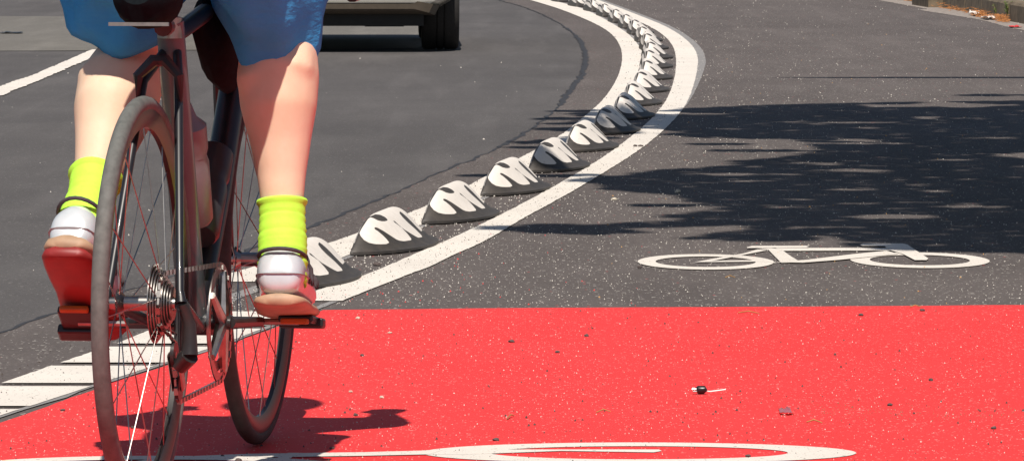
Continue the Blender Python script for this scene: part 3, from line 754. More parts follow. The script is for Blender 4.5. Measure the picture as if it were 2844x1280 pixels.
# ------------------------------------------------------------------ car
def make_car():
    t = g(1222, 139)      # rear right tyre
    a = R(1.5)              # heading turned to the left
    fwd = Vector((-math.sin(a), math.cos(a), 0)); rt = Vector((math.cos(a), math.sin(a), 0))
    o = Vector((t.x, t.y, 0))-rt*.71
    root = empty('car', (o.x, o.y, .004), math.pi/2+a)   # local x forward, y left
    tag(root, 'small beige car driving away on the left lane, only its lower rear in view', 'car')
    paint_ = plain('beige_car_paint', (.82, .79, .7, 1), .28, .2, .04, 10, 0, .8); dark = plain('car_underbody', (.012, .011, .010, 1), .75, 0, .2, 20); rub = plain('tyre_rubber', (.022, .020, .019, 1), .8, 0, .25, 60, .3)
    glass = plain('car_glass', (.02, .025, .03, 1), .05, 0, .1, 5); lampr = plain('tail_lamp_red', (.4, .01, .01, 1), .15, 0, .2, 30, 0, 1)
    # body sections: x, half width, z bottom, z belt, z top, half width top
    S = [(-.66, .60, .32, .62, .80, .55), (-.63, .72, .295, .66, .93, .66), (-.52, .79, .29, .72, 1.00, .74), (-.2, .80, .25, .78, 1.02, .76), (.4, .84, .22, .80, 1.0, .78), (1.3, .84, .22, .80, .98, .78), (2.0, .84, .22, .78, .96, .77), (2.5, .82, .23, .72, .86, .72), (2.85, .76, .25, .6, .76, .62), (2.98, .6, .32, .5, .62, .5)]
    mb = MB(); n = 20; vs = []
    for x, hw, zb, zm, zt, ht in S:
        ring = [(-hw*.86, zb), (-hw*.97, zb+.05), (-hw, zb+.15), (-hw, zm), (-ht, zt-.03), (-ht*.85, zt), (ht*.85, zt), (ht, zt-.03), (hw, zm), (hw, zb+.15), (hw*.97, zb+.05), (hw*.86, zb)]
        vs += [(x, y, z) for y, z in ring]
    m = 12; fs = [(i*m+k, i*m+(k+1) % m, (i+1)*m+(k+1) % m, (i+1)*m+k) for i in range(len(S)-1) for k in range(m)]+[tuple(range(m)), tuple((len(S)-1)*m+k for k in range(m-1, -1, -1))]
    mb.add(vs, fs)
    body = mb.build('body', paint_, root)
    # wheel arches cut for good, cutters thrown away
    cut = MB()
    for x in (0, 2.35):
        for sd in (-1, 1): 
            cut.tube([(x, sd*.56, .31), (x, sd*.95, .31)], .355, 32)
    co = cut.build('cut', dark)
    co.parent = root
    md = body.modifiers.new('b', 'BOOLEAN'); md.object = co; md.operation = 'DIFFERENCE'; md.solver = 'EXACT'
    bpy.context.view_layer.update()
    me = bpy.data.meshes.new_from_object(body.evaluated_get(bpy.context.evaluated_depsgraph_get()))
    body.modifiers.clear(); body.data = me; bpy.data.objects.remove(co)
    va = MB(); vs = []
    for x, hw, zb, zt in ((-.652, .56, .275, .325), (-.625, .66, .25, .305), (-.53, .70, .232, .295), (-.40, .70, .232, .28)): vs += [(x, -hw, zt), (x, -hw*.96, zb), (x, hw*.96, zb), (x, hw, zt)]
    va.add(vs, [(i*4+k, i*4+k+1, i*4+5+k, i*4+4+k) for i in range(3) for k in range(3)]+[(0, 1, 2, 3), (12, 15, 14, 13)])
    va.build('bumper_shade_strip', plain('bumper_shade_brown', (.07, .055, .04, 1), .5, 0, .15, 20), root)  # added strip: dark brown stands in for shade where the bumper curves under
    # greenhouse
    G = [(-.50, .66, .98, 1.0), (-.40, .60, .98, 1.40), (-.1, .58, .98, 1.47), (1.0, .58, .97, 1.46), (1.35, .57, .96, 1.40), (2.05, .66, .94, .97)]
    gm = MB(); vs = []
    for x, hw, zb, zt in G: vs += [(x, -.76, zb), (x, -hw, zt), (x, hw, zt), (x, .76, zb)]
    gm.add(vs, [(i*4+k, i*4+k+1, i*4+5+k, i*4+4+k) for i in range(len(G)-1) for k in range(3)]+[(0, 1, 2, 3), (20, 23, 22, 21)])
    gm.build('window', glass, root)
    rf = MB(); vs = []
    for x, hw, z in ((-.42, .585, 1.405), (-.1, .565, 1.478), (1.0, .565, 1.468), (1.33, .56, 1.41)): vs += [(x, -hw, z), (x, -hw*.5, z+.02), (x, hw*.5, z+.02), (x, hw, z)]
    rf.add(vs, [(i*4+k, i*4+k+1, i*4+5+k, i*4+4+k) for i in range(3) for k in range(3)])
    rf.build('roof', paint_, root, mods=[('SOLIDIFY', dict(thickness=.02))])
    for sd in (-1, 1):
        for (x0, z0, x1, z1) in ((-.50, .98, -.40, 1.40), (.45, .98, .45, 1.46), (2.05, .95, 1.33, 1.40)):
            MB().tube([(x0, sd*.765, z0), (x1, sd*.60, z1)], .028, 6).build('pillar', paint_, root)
    u = MB(); u.box((1.15, 0, .235), (3.3, 1.0, .14)); u.box((-.32, 0, .235), (.5, 1.2, .14)); u.box((-.16, .0, .20), (.2, 1.14, .05)); u.tube([(0, -.6, .29), (0, .6, .29)], .04, 8); u.box((.15, .1, .18), (.5, .3, .04)); u.box((-.2, -.35, .19), (.3, .25, .07)); u.build('underbody', dark, root)
    for sd in (-1, 1):
        MB().tube([(-.635, sd*.58, .60), (-.655, sd*.60, .70), (-.62, sd*.62, .86)], [(.05, .04), (.08, .05), (.06, .04)], 10).build('tail_light', lampr, root)
    MB().box((-.665, 0, .58), (.012, .50, .11)).build('number_plate', m_wp, root)
    for x in (0, 2.35):
        for sd in (-1, 1):
            wh = empty('wheel', (x, sd*.71, .31)); wh.parent = root
            prof = [(-.10, -.10), (-.05, -.122), (-.014, -.118), (0, -.10), (0, -.030), (-.008, -.027), (-.008, -.021), (0, -.018), (0, .018), (-.008, .021), (-.008, .027), (0, .030), (0, .10), (-.014, .118), (-.05, .122), (-.10, .10)]
            MB().ring((0, 0, 0), .31, prof, 64).build('tyre', rub, wh)
            r = MB(); r.ring((0, 0, 0), .205, [(0, -.08), (.01, -.085), (.01, .085), (0, .08)], 40)
            for k in range(7):
                t_ = k*2*math.pi/7; r.tube([(0, sd*.06, 0), (.2*math.cos(t_), sd*.07, .2*math.sin(t_))], [.03, .02], 6)
            r.tube([(0, sd*.03, 0), (0, sd*.075, 0)], .05, 16); r.build('rim', m_met, wh)
    return root
make_car()
# ------------------------------------------------------------------ bicycle
RC = g(400, 1420); FC = g(718, 1237)
ha = math.atan2(FC.x-RC.x, FC.y-RC.y); WB = (FC-RC).length
RZ = math.pi/2-ha
bk = empty('bicycle', (RC.x, RC.y, .0038), RZ)
tag(bk, 'black road bicycle with grey seat tube and orange pedals, ridden away over the red surface', 'bicycle')
WR = .341
m_tyre = plain('dusty_tyre', (.115, .118, .11, 1), .75, 0, .25, 50, .3); m_rim = plain('dark_rim', (.03, .028, .028, 1), .35, .2, .2, 30)
m_frame = plain('black_frame_paint', (.012, .012, .015, 1), .4, 0, .2, 20, 0, .15); m_gframe = plain('grey_frame_paint', (.085, .115, .12, 1), .6, 0, .1, 20, 0, .5)
m_redp = plain('red_frame_accent', (.45, .02, .02, 1), .3, 0, .1, 20, 0, .6); m_steel = plain('drivetrain_steel', (.35, .33, .31, 1), .3, 1, .2, 60)
m_org = plain('orange_pedal', (.4, .11, .01, 1), .5, 0, .15, 40)
def wheel(name, cx, rear):
    wroot = empty(name, (cx, 0, WR)); wroot.parent = bk
    prof = [(.014*math.cos(t)-.014, .0140*math.sin(t)) for t in [k*2*math.pi/12 for k in range(12)]]
    MB().ring((0, 0, 0), WR, prof, 96).build('tyre', m_tyre if rear else plain('dark_tyre', (.045, .038, .034, 1), .75, 0, .25, 50, .3), wroot)
    MB().ring((0, 0, 0), WR-.052, [(0, -.006), (.028, -.011), (.030, .011), (0, .006)] if False else [(0, -.004), (.022, -.0115), (.030, -.011), (.030, .011), (.022, .0115), (0, .004)], 96).build('rim', m_rim, wroot)
    hb = MB(); hb.tube([(0, -.055, 0), (0, -.045, 0), (0, -.042, 0), (0, -.03, 0), (0, .03, 0), (0, .042, 0), (0, .045, 0), (0, .055, 0)], [.01, .011, .024, .013, .013, .024, .011, .01], 16); hb.build('hub', m_steel, wroot)
    n = 24; sp = MB()
    for k in range(n):
        t = k*2*math.pi/n; sd = 1 if k % 2 else -1; t2 = t+(.55 if (k//2) % 2 else -.55)
        sp.tube([(.022*math.cos(t2), sd*.036, .022*math.sin(t2)), ((WR-.05)*math.cos(t), sd*.002, (WR-.05)*math.sin(t))], .0011, 5)
    sp.build('spokes', m_steel, wroot)
    if rear:
        cs = MB()
        for i in range(9):
            r = .024+.0048*i; y = -.044+.0042*(i)*.6
            cs.ring((0, -.050+.0036*i, 0), r, [(0, -.0009), (.004, -.0009), (.004, .0009), (0, .0009), (-.012, .0009), (-.012, -.0009)], 40)
        cs.build('cassette', m_steel, wroot)
    return wroot
wheel('rear_wheel', 0, True); wheel('front_wheel', WB, False)
BB = Vector((.405, 0, .275)); ST = Vector((.225, 0, .80)); HT = Vector((.795, 0, .875)); HB = Vector((.836, 0, .71)); RA = Vector((0, 0, WR)); FA = Vector((WB, 0, WR))
MB().tube([BB, ST], [(.026, .026), (.024, .022)], 16).build('seat_tube', m_gframe, bk)
f = MB()
f.tube([BB, (.62, 0, .49), HB+Vector((-.01, 0, .02))], [(.025, .024), (.026, .026), (.024, .026)], 16)
f.tube([ST-Vector((-.005, 0, .03)), HT-Vector((.0, 0, .035))], [.015, .018], 14)
f.tube([HB, HT], .021, 16)
f.tube([BB+Vector((0, -.035, 0)), BB+Vector((0, .035, 0))], .022, 16)
f.build('frame', m_frame, bk)
for sd in (-1, 1):
    MB().tube([BB+Vector((-.02, sd*.02, 0)), BB+Vector((-.1, sd*.032, 0)), RA+Vector((.03, sd*.062, -.003)), RA+Vector((0, sd*.064, 0))], [.011, .010, .008, .012], 10).build('chain_stay', m_frame, bk)
    MB().tube([ST+Vector((.01, sd*.010, -.05)), Vector((.15, sd*.030, .70)), RA+Vector((.01, sd*.060, .02)), RA+Vector((0, sd*.064, 0))], [.008, .008, .007, .010], 10).build('seat_stay', m_frame, bk)
fk = MB()
fk.tube([HB+Vector((.005, -.04, -.02)), HB+Vector((0, 0, -.005)), HB+Vector((.005, .04, -.02))], .017, 10)
for sd in (-1, 1): fk.tube([HB+Vector((.005, sd*.040, -.01)), HB+Vector((.05, sd*.045, -.15)), FA+Vector((-.03, sd*.050, .08)), FA+Vector((0, sd*.053, 0))], [(.012, .02), (.011, .018), (.009, .012), .009], 10)
fk.build('fork', m_frame, bk)
SC = Vector((.195, 0, .98))
MB().tube([ST-Vector((0, 0, .02)), SC-Vector((0, 0, .04))], .0136, 12).build('seat_post', m_rim, bk)
s = MB(); s.tube([SC+Vector((-.13, 0, .01)), SC+Vector((-.10, 0, .012)), SC+Vector((-.03, 0, .008)), SC+Vector((.06, 0, 0)), SC+Vector((.15, 0, -.005))], [(.03, .012), (.075, .022), (.06, .02), (.025, .018), (.016, .012)], 16)
sad = s.build('saddle', m_blk, bk)
rl = MB()
for sd in (-1, 1): rl.tube([SC+Vector((-.1, sd*.02, -.012)), SC+Vector((-.05, sd*.02, -.04)), SC+Vector((.05, sd*.02, -.04)), SC+Vector((.12, sd*.01, -.015))], .0035, 8)
rl.build('rail', m_steel, sad)
bgm = MB(); bgm.tube([(-.035, .0, .86), (-.033, .0, .86), (-.015, 0, .852), (.02, 0, .845), (.10, 0, .845), (.18, 0, .87)], [(.004, .004), (.03, .03), (.046, .05), (.052, .055), (.05, .055), (.02, .03)], 18); bg_ = bgm.build('saddle_bag', plain('black_bag_cloth', (.006, .009, .011, 1), .9, 0, .3, 60, .4, 0, .08), bk)
MB().box((-.022, 0, .80), (.006, .10, .006)).build('reflective_strip', m_met, bg_)
fbm = MB(); fbm.tube([(.50, 0, .80), (.53, 0, .79), (.62, 0, .765), (.72, 0, .755), (.765, 0, .765), (.775, 0, .77)], [(.006, .02), (.026, .05), (.034, .085), (.036, .10), (.03, .09), (.008, .05)], 16)
fbm.build('frame_bag', MATS['black_bag_cloth'], bk)
# lower seat cluster: clamp and light
MB().tube([ST+Vector((0, 0, -.03)), ST+Vector((0, 0, .005))], .022, 14).build('seat_clamp', m_steel, bk)
MB().tube([ST+Vector((-.055, 0, -.01)), ST+Vector((-.02, 0, -.01))], [.016, .014], 12).build('rear_light', plain('dark_red_lens', (.08, .006, .006, 1), .3), bk)
br_ = MB(); br_.tube([(.135, -.035, .66), (.13, -.035, .71), (.14, -.01, .735), (.14, .01, .735), (.13, .035, .71), (.135, .035, .66)], [.006, .009, .011, .011, .009, .006], 8); br_.build('rear_brake', m_rim, bk)
fb_ = MB(); fb_.tube([(.86, -.035, .655), (.87, -.035, .70), (.87, 0, .725), (.87, .035, .70), (.86, .035, .655)], [.006, .009, .011, .009, .006], 8); fb_.build('front_brake', m_steel, bk)
# bottles
bt = MB(); d = (ST-BB).normalized(); nv = Vector((d.z, 0, -d.x)); b0 = BB+d*.16+nv*.062
bt.tube([b0, b0+d*.01, b0+d*.11, b0+d*.125, b0+d*.14, b0+d*.18, b0+d*.195, b0+d*.22], [.030, .036, .036, .032, .036, .036, .02, .012], 16); bt.build('water_bottle', plain('grey_bottle', (.17, .165, .17, 1), .4, 0, .1, 30), bk)
bt = MB(); d = (HB-BB).normalized(); nv = Vector((-d.z, 0, d.x)); b0 = BB+d*.14+nv*.065
bt.tube([b0, b0+d*.01, b0+d*.11, b0+d*.125, b0+d*.14, b0+d*.19, b0+d*.21], [.030, .036, .036, .032, .036, .036, .014], 16); bt.build('water_bottle', plain('black_bottle', (.03, .03, .034, 1), .4, 0, .1, 30), bk)
# bars
hbm = MB(); ST2 = Vector((.87, 0, .935))
hbm.tube([HT, HT+Vector((-.01, 0, .04)), ST2], [.018, .018, .016], 12)
pts = [ST2]+[]
for sd in (-1, 1):
    hbm.tube([ST2, ST2+Vector((0, sd*.12, 0)), ST2+Vector((.02, sd*.19, 0)), ST2+Vector((.07, sd*.205, -.005)), ST2+Vector((.10, sd*.205, -.04)), ST2+Vector((.085, sd*.205, -.085)), ST2+Vector((.03, sd*.205, -.10)), ST2+Vector((-.03, sd*.205, -.102))], .0155, 10)
    lv = MB(); lv.tube([ST2+Vector((.07, sd*.205, .01)), ST2+Vector((.13, sd*.205, .035)), ST2+Vector((.15, sd*.205, .06))], [.019, .017, .013], 10); lv.tube([ST2+Vector((.145, sd*.205, .03)), ST2+Vector((.155, sd*.21, -.03)), ST2+Vector((.13, sd*.215, -.08))], .006, 8)
    lv.build('brake_lever', m_blk, bk)
hbm.build('handlebar', m_blk, bk)
# cranks, rings, chain, derailleur, pedals
CT = R(4)   # crank turned a little: the left (rear) pedal is the higher one
crk = MB(); cl_ = .172
PR = BB+Vector((math.cos(CT)*cl_, -.155, -math.sin(CT)*cl_)); PL = BB+Vector((-math.cos(CT)*cl_, .162, math.sin(CT)*cl_))
crk.tube([BB+Vector((0, -.06, 0)), Vector((PR.x, -.085, PR.z))], [(.016, .012), (.011, .009)], 10)
crk.tube([BB+Vector((0, .06, 0)), Vector((PL.x, .085, PL.z))], [(.016, .012), (.011, .009)], 10)
crk.tube([BB+Vector((0, -.068, 0)), BB+Vector((0, .068, 0))], .012, 12)
cro = crk.build('crankset', m_rim, bk)
cr = MB()
for r, y in ((.100, -.048), (.080, -.042)):
    n = 84; prof = [(0, -.0012), (.004, -.0012), (.004, .0012), (0, .0012), (-.014, .0012), (-.014, -.0012)]
    cr.ring(BB+Vector((0, y, 0)), r, prof, n)
for k in range(5):
    t = k*2*math.pi/5; cr.tube([BB+Vector((0, -.052, 0)), BB+Vector((.09*math.cos(t), -.048, .09*math.sin(t)))], [.012, .007], 8)
cr.build('chainring', m_steel, cro)
DP = Vector((.0, -.078, WR-.085)); DQ = Vector((.045, -.05, WR-.145))
ch = MB(); y = -.048
pts = [Vector((0, -.036, WR+.05)), BB+Vector((0, y, .101)), BB+Vector((.075, y, .068)), BB+Vector((.1, y, 0)), BB+Vector((.075, y, -.068)), BB+Vector((0, y, -.101)), DQ+Vector((.0, 0, -.022)), DQ+Vector((-.02, 0, -.01)), DP+Vector((.02, .03, -.01)), DP+Vector((.02, .03, .02)), Vector((-.04, -.036, WR-.03)), Vector((-.05, -.036, WR)), Vector((-.035, -.036, WR+.036)), Vector((0, -.036, WR+.05))]
pts = densify(pts, .0127)
for i in range(len(pts)-1):
    a, b = pts[i], pts[i+1]; c = (a+b)/2; d_ = (b-a)
    rot = Vector((1, 0, 0)).rotation_difference(d_.normalized()).to_matrix()
    ch.box(c, (.0115, .0035 if i % 2 else .0062, .008), rot)
ch.build('chain', m_steel, bk, smooth=False)
dr = MB(); dr.tube([Vector((0, -.068, WR)), Vector((.01, -.075, WR-.035)), DP], [.009, .012, .014], 10); dr.tube([DP, DP+Vector((.015, .02, -.02))], [.016, .014], 10)
dro = dr.build('rear_derailleur', m_rim, bk)
jw = MB()
for q in (DP+Vector((.02, .03, 0)), DQ): jw.ring(q, .016, [(0, -.003), (.006, -.003), (.006, .003), (0, .003), (-.012, .003), (-.012, -.003)], 22)
jw.build('jockey_wheel', m_rim, dro)
cg = MB()
for yy in (-.008, .008): cg.tube([DP+Vector((.02, .03+yy, 0)), DQ+Vector((0, yy, 0))], [(.003, .013), (.003, .010)], 8)
cg.build('cage', m_steel, dro)
for P_, sd in ((PR, -1), (PL, 1)):
    pdm = MB(); tilt = Matrix.Rotation(R(8) if sd < 0 else R(38), 3, 'Y')
    pdm.box(P_+tilt @ Vector((0, 0, .004)), (.075, .062, .014), tilt); pdm.box(P_+tilt @ Vector((.03, 0, .0)), (.03, .08, .018), tilt)
    po = pdm.build('pedal', m_blk, bk, smooth=False, mods=[('BEVEL', dict(width=.004, segments=2))])
    oc = MB(); oc.box(P_+tilt @ Vector((-.043, 0, -.001)), (.012, .05, .010), tilt); oc.build('pedal_body', m_org, po, smooth=False, mods=[('BEVEL', dict(width=.003, segments=2))])
    MB().tube([Vector((P_.x, sd*.08, P_.z)), P_], .006, 8).build('axle', m_steel, po)
# ------------------------------------------------------------------ rider
pr = empty('person', (RC.x, RC.y, .0038), RZ)
tag(pr, 'cyclist in blue shorts and neon yellow socks, seen from behind riding away', 'person')
k_ = NB('skin'); nz_ = k_.noise(9, 4); k_.color(k_.mix(k_.math('MULTIPLY', k_.noise(28, 5, .7), .5), k_.ramp(nz_, [(.3, (.74, .52, .37)), (.7, (.84, .64, .48))]), (.70, .44, .29, 1))); k_.b.inputs['Roughness'].default_value = .55; k_.b.inputs['Specular IOR Level'].default_value = .25
k_.b.inputs['Subsurface Weight'].default_value = .12; k_.b.inputs['Subsurface Radius'].default_value = (.02, .008, .004); k_.bump(k_.noise(160, 3), .08, .002); m_skin = k_.m
HIP = {1: Vector((.21, .085, 1.045)), -1: Vector((.21, -.078, 1.045))}
ANK = {1: Vector((.195, .143, .466)), -1: Vector((.448, -.150, .408))}
LW = {1: 1.2, -1: 1.04}
TH, SHN = .46, .44
def knee(sd):
    h, a = HIP[sd], ANK[sd]; d = a-h; L = d.length; x = (L*L+TH*TH-SHN*SHN)/(2*L); o = math.sqrt(max(0, TH*TH-x*x))
    u = d.normalized(); fwd = Vector((1, 0, .0)); p = (fwd-u*fwd.dot(u)).normalized()
    kn = h+u*x+p*o; kn.y = sd*(.118 if sd < 0 else .124); return kn
KN = {s_: knee(s_) for s_ in (1, -1)}
bd = MB()
def leg(sd):
    h, kn, an = HIP[sd], KN[sd], ANK[sd]
    d1 = (kn-h); bk1 = Vector((d1.z, 0, -d1.x)).normalized()   # back of the thigh: down / rear
    if bk1.x > 0 and bk1.z > 0: bk1 = -bk1
    pts = [h.lerp(kn, t) for t in (0, .25, .5, .75, .93, 1)]; rad = [.088, .090, .083, .070, .062, .060]
    bd.tube(pts, rad, 20, up=Vector((0, 1, 0)))
    d2 = an-kn; b2 = Vector((d2.z, 0, -d2.x)).normalized()
    if b2.x > 0: b2 = -b2
    T = [(-.06, .050, 0), (0, .058, .0), (.08, .058, .006), (.2, .066, .022), (.32, .071, .032), (.45, .066, .028), (.58, .053, .014), (.72, .042, .005), (.88, .034, 0), (1.0, .037, 0)]
    bd.tube([kn+d2*t+b2*o_ for t, r, o_ in T], [(r*(1+(LW[sd]-1)*max(0, 1-abs(t-.35)*1.2)), r*1.02) for t, r, o_ in T], 20, up=Vector((0, 1, 0)))
    bd.ball(kn, .064, 16, 12)
    for q in (-1, 1):
        c0 = kn+d2*.16+b2*.030+Vector((0, q*.024, 0)); c1 = kn+d2*(.36 if q*sd < 0 else .32)+b2*.058+Vector((0, q*.026, 0)); c2 = kn+d2*(.56 if q*sd < 0 else .48)+b2*.034+Vector((0, q*.018, 0))
        bd.tube([c0, c0.lerp(c1, .5), c1, c1.lerp(c2, .5), c2], [.030, .041, .044, .034, .018], 14, up=Vector((0, 1, 0)))
    bd.tube([kn+d2*.58+b2*.030, kn+d2*.72+b2*.026, kn+d2*.95+b2*.022], [.014, .010, .008], 10)     # Achilles tendon
    for q in (-1, 1):
        bd.tube([kn+d2*-.08+b2*.035+Vector((0, q*.036, 0)), kn+d2*.06+b2*.035+Vector((0, q*.034, 0))], [.014, .016], 8)
    return b2
for sd in (1, -1): leg(sd)
bd.tube([(.16, 0, 1.045), (.20, 0, 1.07), (.28, 0, 1.13), (.38, 0, 1.19), (.48, 0, 1.24), (.58, 0, 1.28), (.65, 0, 1.30)], [(.10, .08), (.145, .09), (.14, .10), (.15, .11), (.17, .12), (.16, .09), (.07, .06)], 24, up=Vector((0, 1, 0)))
bd.tube([(.62, 0, 1.28), (.69, 0, 1.33), (.73, 0, 1.38)], [.06, .056, .055], 14)
bd.ball((.775, 0, 1.435), (.098, .075, .115), 20, 14)
bd.ball((.872, 0, 1.415), (.018, .012, .018)); bd.ball((.83, 0, 1.34), (.03, .03, .02))
for sd in (1, -1):
    bd.ball((.77, sd*.076, 1.425), (.018, .008, .03))
    sh = Vector((.58, sd*.185, 1.26)); el = Vector((.74, sd*.25, 1.06)); wr = Vector((.925, sd*.212, 1.01))
    bd.tube([Vector((.53, sd*.10, 1.25)), sh, sh.lerp(el, .35), sh.lerp(el, .7), el], [.075, .062, .052, .044, .040], 16)
    bd.tube([el, el.lerp(wr, .25), el.lerp(wr, .6), wr], [.040, .043, .034, .027], 14)
    hb_ = Vector((.985, sd*.208, .992))
    bd.tube([wr, hb_], [(.026, .022), (.040, .018)], 12, up=Vector((0, 0, 1)))
    for q, (oy, L) in enumerate(((-.030, .066), (-.010, .074), (.010, .070), (.029, .056))):
        a_ = hb_+Vector((.0, oy, 0)); bd.tube([a_, a_+Vector((L*.5, 0, .0)), a_+Vector((L*.8, 0, -.022)), a_+Vector((L*.75, 0, -.045))], [.010, .009, .0085, .0075], 8)
    a_ = wr.lerp(hb_, .4)+Vector((0, -sd*.024, -.004)); bd.tube([a_, a_+Vector((.03, -sd*.02, -.02)), a_+Vector((.055, -sd*.012, -.045))], [.012, .011, .009], 8)
body = bd.build('body', m_skin, pr, smooth='all', mods=[('REMESH', dict(mode='VOXEL', voxel_size=.006, use_smooth_shade=True)), ('SMOOTH', dict(factor=.6, iterations=7))])
# face and hair (above the frame, seen only in the shadow)
m_eye = plain('eye', (.8, .8, .8, 1), .2); m_dkh = plain('brown_hair', (.05, .03, .02, 1), .8, 0, .3, 60)
for q in (.03, -.03): MB().ball((.86, q, 1.445), .012).build('eye', m_eye, pr)
e_ = MB(); e_.ball((.864, 0, 1.385), (.010, .024, .006)); e_.build('mouth', plain('lips', (.5, .18, .15, 1), .5), pr)
MB().ball((.76, 0, 1.45), (.104, .082, .112), 20, 12).build('hair', m_dkh, pr)
hm = MB(); hm.ball((.765, 0, 1.49), (.145, .10, .09), 24, 14); hm.build('helmet', plain('white_helmet', (.7, .7, .7, 1), .35), pr)
# jersey
jm = MB()
jm.tube([(.17, 0, 1.06), (.21, 0, 1.09), (.28, 0, 1.14), (.38, 0, 1.20), (.48, 0, 1.25), (.58, 0, 1.29), (.63, 0, 1.31)], [(.13, .09), (.18, .11), (.22, .14), (.25, .16), (.26, .16), (.22, .12), (.10, .08)], 24, up=Vector((0, 1, 0)))
for sd in (1, -1):
    sh = Vector((.58, sd*.185, 1.26)); el = Vector((.74, sd*.25, 1.06))
    jm.tube([Vector((.51, sd*.08, 1.25)), sh, sh.lerp(el, .35), sh.lerp(el, .6)], [.115, .098, .09, .088], 16)
jm.build('jersey', plain('dark_jersey', (.03, .04, .07, 1), .9, 0, .2, 20), pr, smooth='all', mods=[('REMESH', dict(mode='VOXEL', voxel_size=.012, use_smooth_shade=True)), ('SMOOTH', dict(factor=.5, iterations=4))])
# shorts: seat plus two loose flared legs with folds
def shorts():
    k = NB('blue_shorts_cloth'); f_ = k.noise(5, 4)
    k.color(k.ramp(f_, [(.3, (.045, .33, .68)), (.7, (.07, .40, .78))])); k.b.inputs['Roughness'].default_value = .9; k.b.inputs['Specular IOR Level'].default_value = .02; k.b.inputs['Sheen Weight'].default_value = 0
    k.bump(k.noise(14, 4, .6, k.mapping((1, 1, 2.2))), .5, .012)
    mb = MB()
    mb.tube([(.15, 0, 1.035), (.19, 0, 1.065), (.27, 0, 1.13)], [(.11, .08), (.155, .10), (.165, .11)], 28, up=Vector((0, 1, 0)))
    for sd in (1, -1):
        h, kn = HIP[sd], KN[sd]; L = .95 if sd < 0 else .66
        n = 26; vs = []; fs = []; m_ = 40
        d = kn-h; u = d.normalized(); side = Vector((0, 1, 0)); dn = u.cross(side).normalized()
        if dn.z > 0: dn = -dn
        for i in range(n+1):
            t = i/n; c = h+d*(L*t)
            for k_2 in range(m_):
                a = 2*math.pi*k_2/m_; ca, sa = math.cos(a), math.sin(a)   # ca: sideways, sa: underneath
                r = (.086 if sd > 0 else .080)+.006*t+.006*math.sin(3*a+t*3)*t+.010*noise.noise(Vector((ca*2, sa*2, t*4+sd)))+.0045*math.sin(7*a+9*t+sd)*t+.005*math.sin(t*22+3*ca)*max(0, sa)
                ex = 1+((.42 if sd > 0 else .06)*t if ca*sd > 0 else .04*t)*abs(ca)
                dr_ = (.105 if sd < 0 else .03)*t*t*max(0, sa)
                vs.append(c+side*ca*r*ex+dn*(sa*(r*.98)+dr_)+u*(.03*t*max(0, sa)+.012*t*math.sin(2*a+1)))
        for i in range(n):
            for k_2 in range(m_): fs.append((i*m_+k_2, i*m_+(k_2+1) % m_, (i+1)*m_+(k_2+1) % m_, (i+1)*m_+k_2))
        mb.add(vs, fs)
    o = mb.build('shorts', k.m, pr, smooth='all', mods=[('SOLIDIFY', dict(thickness=.003))]); return o
shorts()
# socks and shoes
m_neon = plain('neon_sock_knit', (.52, .98, .07, 1), .8, 0, .05, 60, .3)
def sock(sd):
    kn, an = KN[sd], ANK[sd]; d2 = an-kn; b2 = Vector((d2.z, 0, -d2.x)).normalized()
    if b2.x > 0: b2 = -b2
    t0 = .765 if sd > 0 else .82
    T = [(.45, .062, .024), (.6, .050, .014), (.75, .040, .006), (.88, .034, 0), (1.0, .037, 0), (1.2, .036, 0)]
    def at(t):
        for a, b in zip(T, T[1:]):
            if a[0] <= t <= b[0]:
                f_ = (t-a[0])/(b[0]-a[0]); return a[1]+(b[1]-a[1])*f_, a[2]+(b[2]-a[2])*f_
        return T[-1][1:]
    mb = MB(); pts = []; rad = []
    n = 34
    for i in range(n+1):
        t = t0+((1.1 if sd > 0 else 1.17)-t0)*i/n; r, o_ = at(t)
        fold = .0009*math.sin(i*1.3+2*noise.noise(Vector((i*.31, 2, sd))))+.0035*noise.noise(Vector((i*.7, sd, 0)))
        if i < 2: fold += .002
        pts.append(kn+d2*t+b2*o_); wk = 1+(LW[sd]-1)*max(0, 1-abs(t-.35)*1.2)
        rad.append((r*wk+.0045+fold, r+.0055+fold))
    mb.tube(pts, rad, 26, up=Vector((0, 1, 0)), cap=False)
    return mb.build('sock', m_neon, pr, smooth='all', mods=[('SOLIDIFY', dict(thickness=.002))])
m_sil = plain('silver_shoe_upper', (.62, .66, .68, 1), .3, .25, .08, 20, 0, .4); m_sd = plain('dark_shoe_mesh', (.06, .05, .055, 1), .8, 0, .2, 80, .3)
m_pip = plain('grey_piping', (.3, .29, .3, 1), .5); m_sole = plain('tan_sole', (.42, .27, .17, 1), .6, 0, .2, 20); m_rsole = plain('red_outsole', (.26, .022, .02, 1), .5, 0, .2, 20)
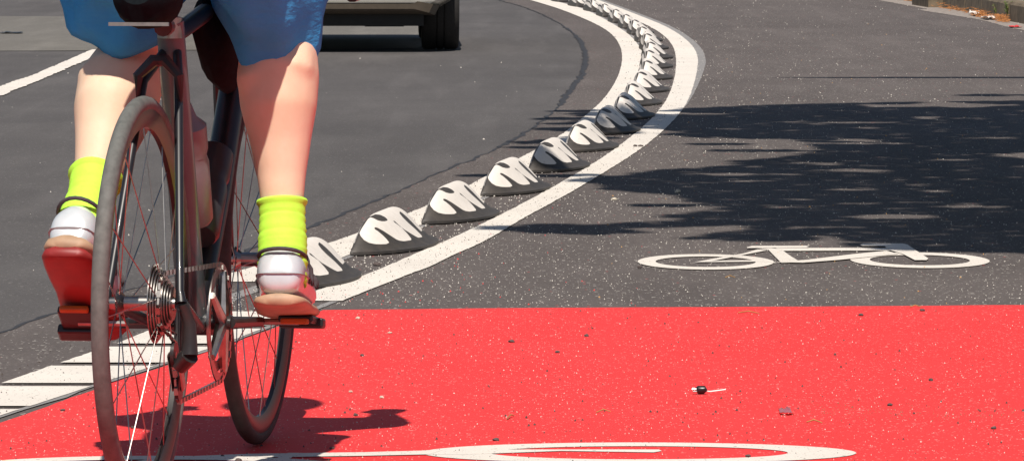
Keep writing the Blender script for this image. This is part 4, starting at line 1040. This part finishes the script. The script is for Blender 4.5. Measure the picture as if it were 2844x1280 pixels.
def shoe(sd, pitch):
    an = ANK[sd]; S = 1.08
    Rm = Matrix.Rotation(pitch, 3, 'Y')      # toe down
    yaw = Matrix.Rotation(R(-6*sd if sd < 0 else -4), 3, 'Z')
    X = lambda p: an+yaw @ (Rm @ (Vector(p)*S))
    hd = .024 if sd < 0 else .008
    # sections heel to toe: x, half width, z bottom, z top
    S_ = [(-.062, .018, -.070, -.030), (-.058, .030, -.082, -.008), (-.045, .037, -.088, .006), (-.02, .040, -.088, .010), (.02, .042, -.086, .004), (.06, .042, -.086, -.016), (.10, .047, -.088, -.038), (.14, .047, -.088, -.052), (.175, .038, -.086, -.062), (.197, .020, -.082, -.070)]
    S_ = [(x, hw, zb, zt-hd*max(0, 1-i/5)) for i, (x, hw, zb, zt) in enumerate(S_)]
    def loft(sec, n=22, p_=2.6):
        vs = []; fs = []
        for x, hw, zb, zt in sec:
            for k in range(n):
                a = 2*math.pi*k/n; c, s__ = math.cos(a), math.sin(a)
                yy = hw*math.copysign(abs(c)**(2/p_), c); zz = (zb+zt)/2+(zt-zb)/2*math.copysign(abs(s__)**(2/p_), s__)
                if s__ > 0: yy *= 1-.35*s__*s__
                vs.append(X((x, yy, zz)))
        for i in range(len(sec)-1):
            for k in range(n): fs.append((i*n+k, i*n+(k+1) % n, (i+1)*n+(k+1) % n, (i+1)*n+k))
        fs.append(tuple(range(n))); fs.append(tuple((len(sec)-1)*n+k for k in range(n)))
        m = MB(); m.add(vs, fs); return m
    up = loft(S_).build('shoe', m_sil, pr, smooth='all', mods=[('SUBSURF', dict(levels=1, render_levels=1))])
    loft([(x*1.03, hw+.004, -.104, -.084) for x, hw, zb, zt in S_], 18, 3).build('sole', m_sole if sd < 0 else m_rsole, up, smooth='all')
    if sd > 0: loft([(x*1.02-.001, hw+.003, -.088, -.066) for x, hw, zb, zt in S_[:6]], 18, 3).build('heel_band', m_sole, up, smooth='all')
    # heel counter and collar
    for zc in (-.052,): loft([(x-.0015, hw+.0012, zc-.0016, zc+.0016) for x, hw, zb, zt in S_[:6]], 20).build('piping', m_pip, up, smooth='all')
    cl = MB(); ring = []
    for k in range(24):
        a = 2*math.pi*k/24; ring.append(X((-.012+.046*math.cos(a), .037*math.sin(a), .004-hd-.008*math.cos(a))))
    cl.tube(ring+[ring[0]], .0035, 8, cap=False); cl.build('collar', m_sd, up, smooth='all')
    for j in range(3):      # straps
        x = .03+j*.035; hw = .040+.003*j; zt = (.006, -.014, -.034)[j]
        arc = [X((x, hw*math.cos(a)*1.04, -.06+(zt+.064)*math.sin(a))) for a in [math.pi*q/12 for q in range(13)]]
        MB().tube(arc, (.009, .0025) if False else [(.0025, .008)]*13, 8).build('strap', m_sd, up, smooth='all')
for sd in (1, -1): sock(sd)
shoe(-1, R(10)); shoe(1, R(34))
sc.cycles.use_denoising = True
sc.render.film_transparent = False
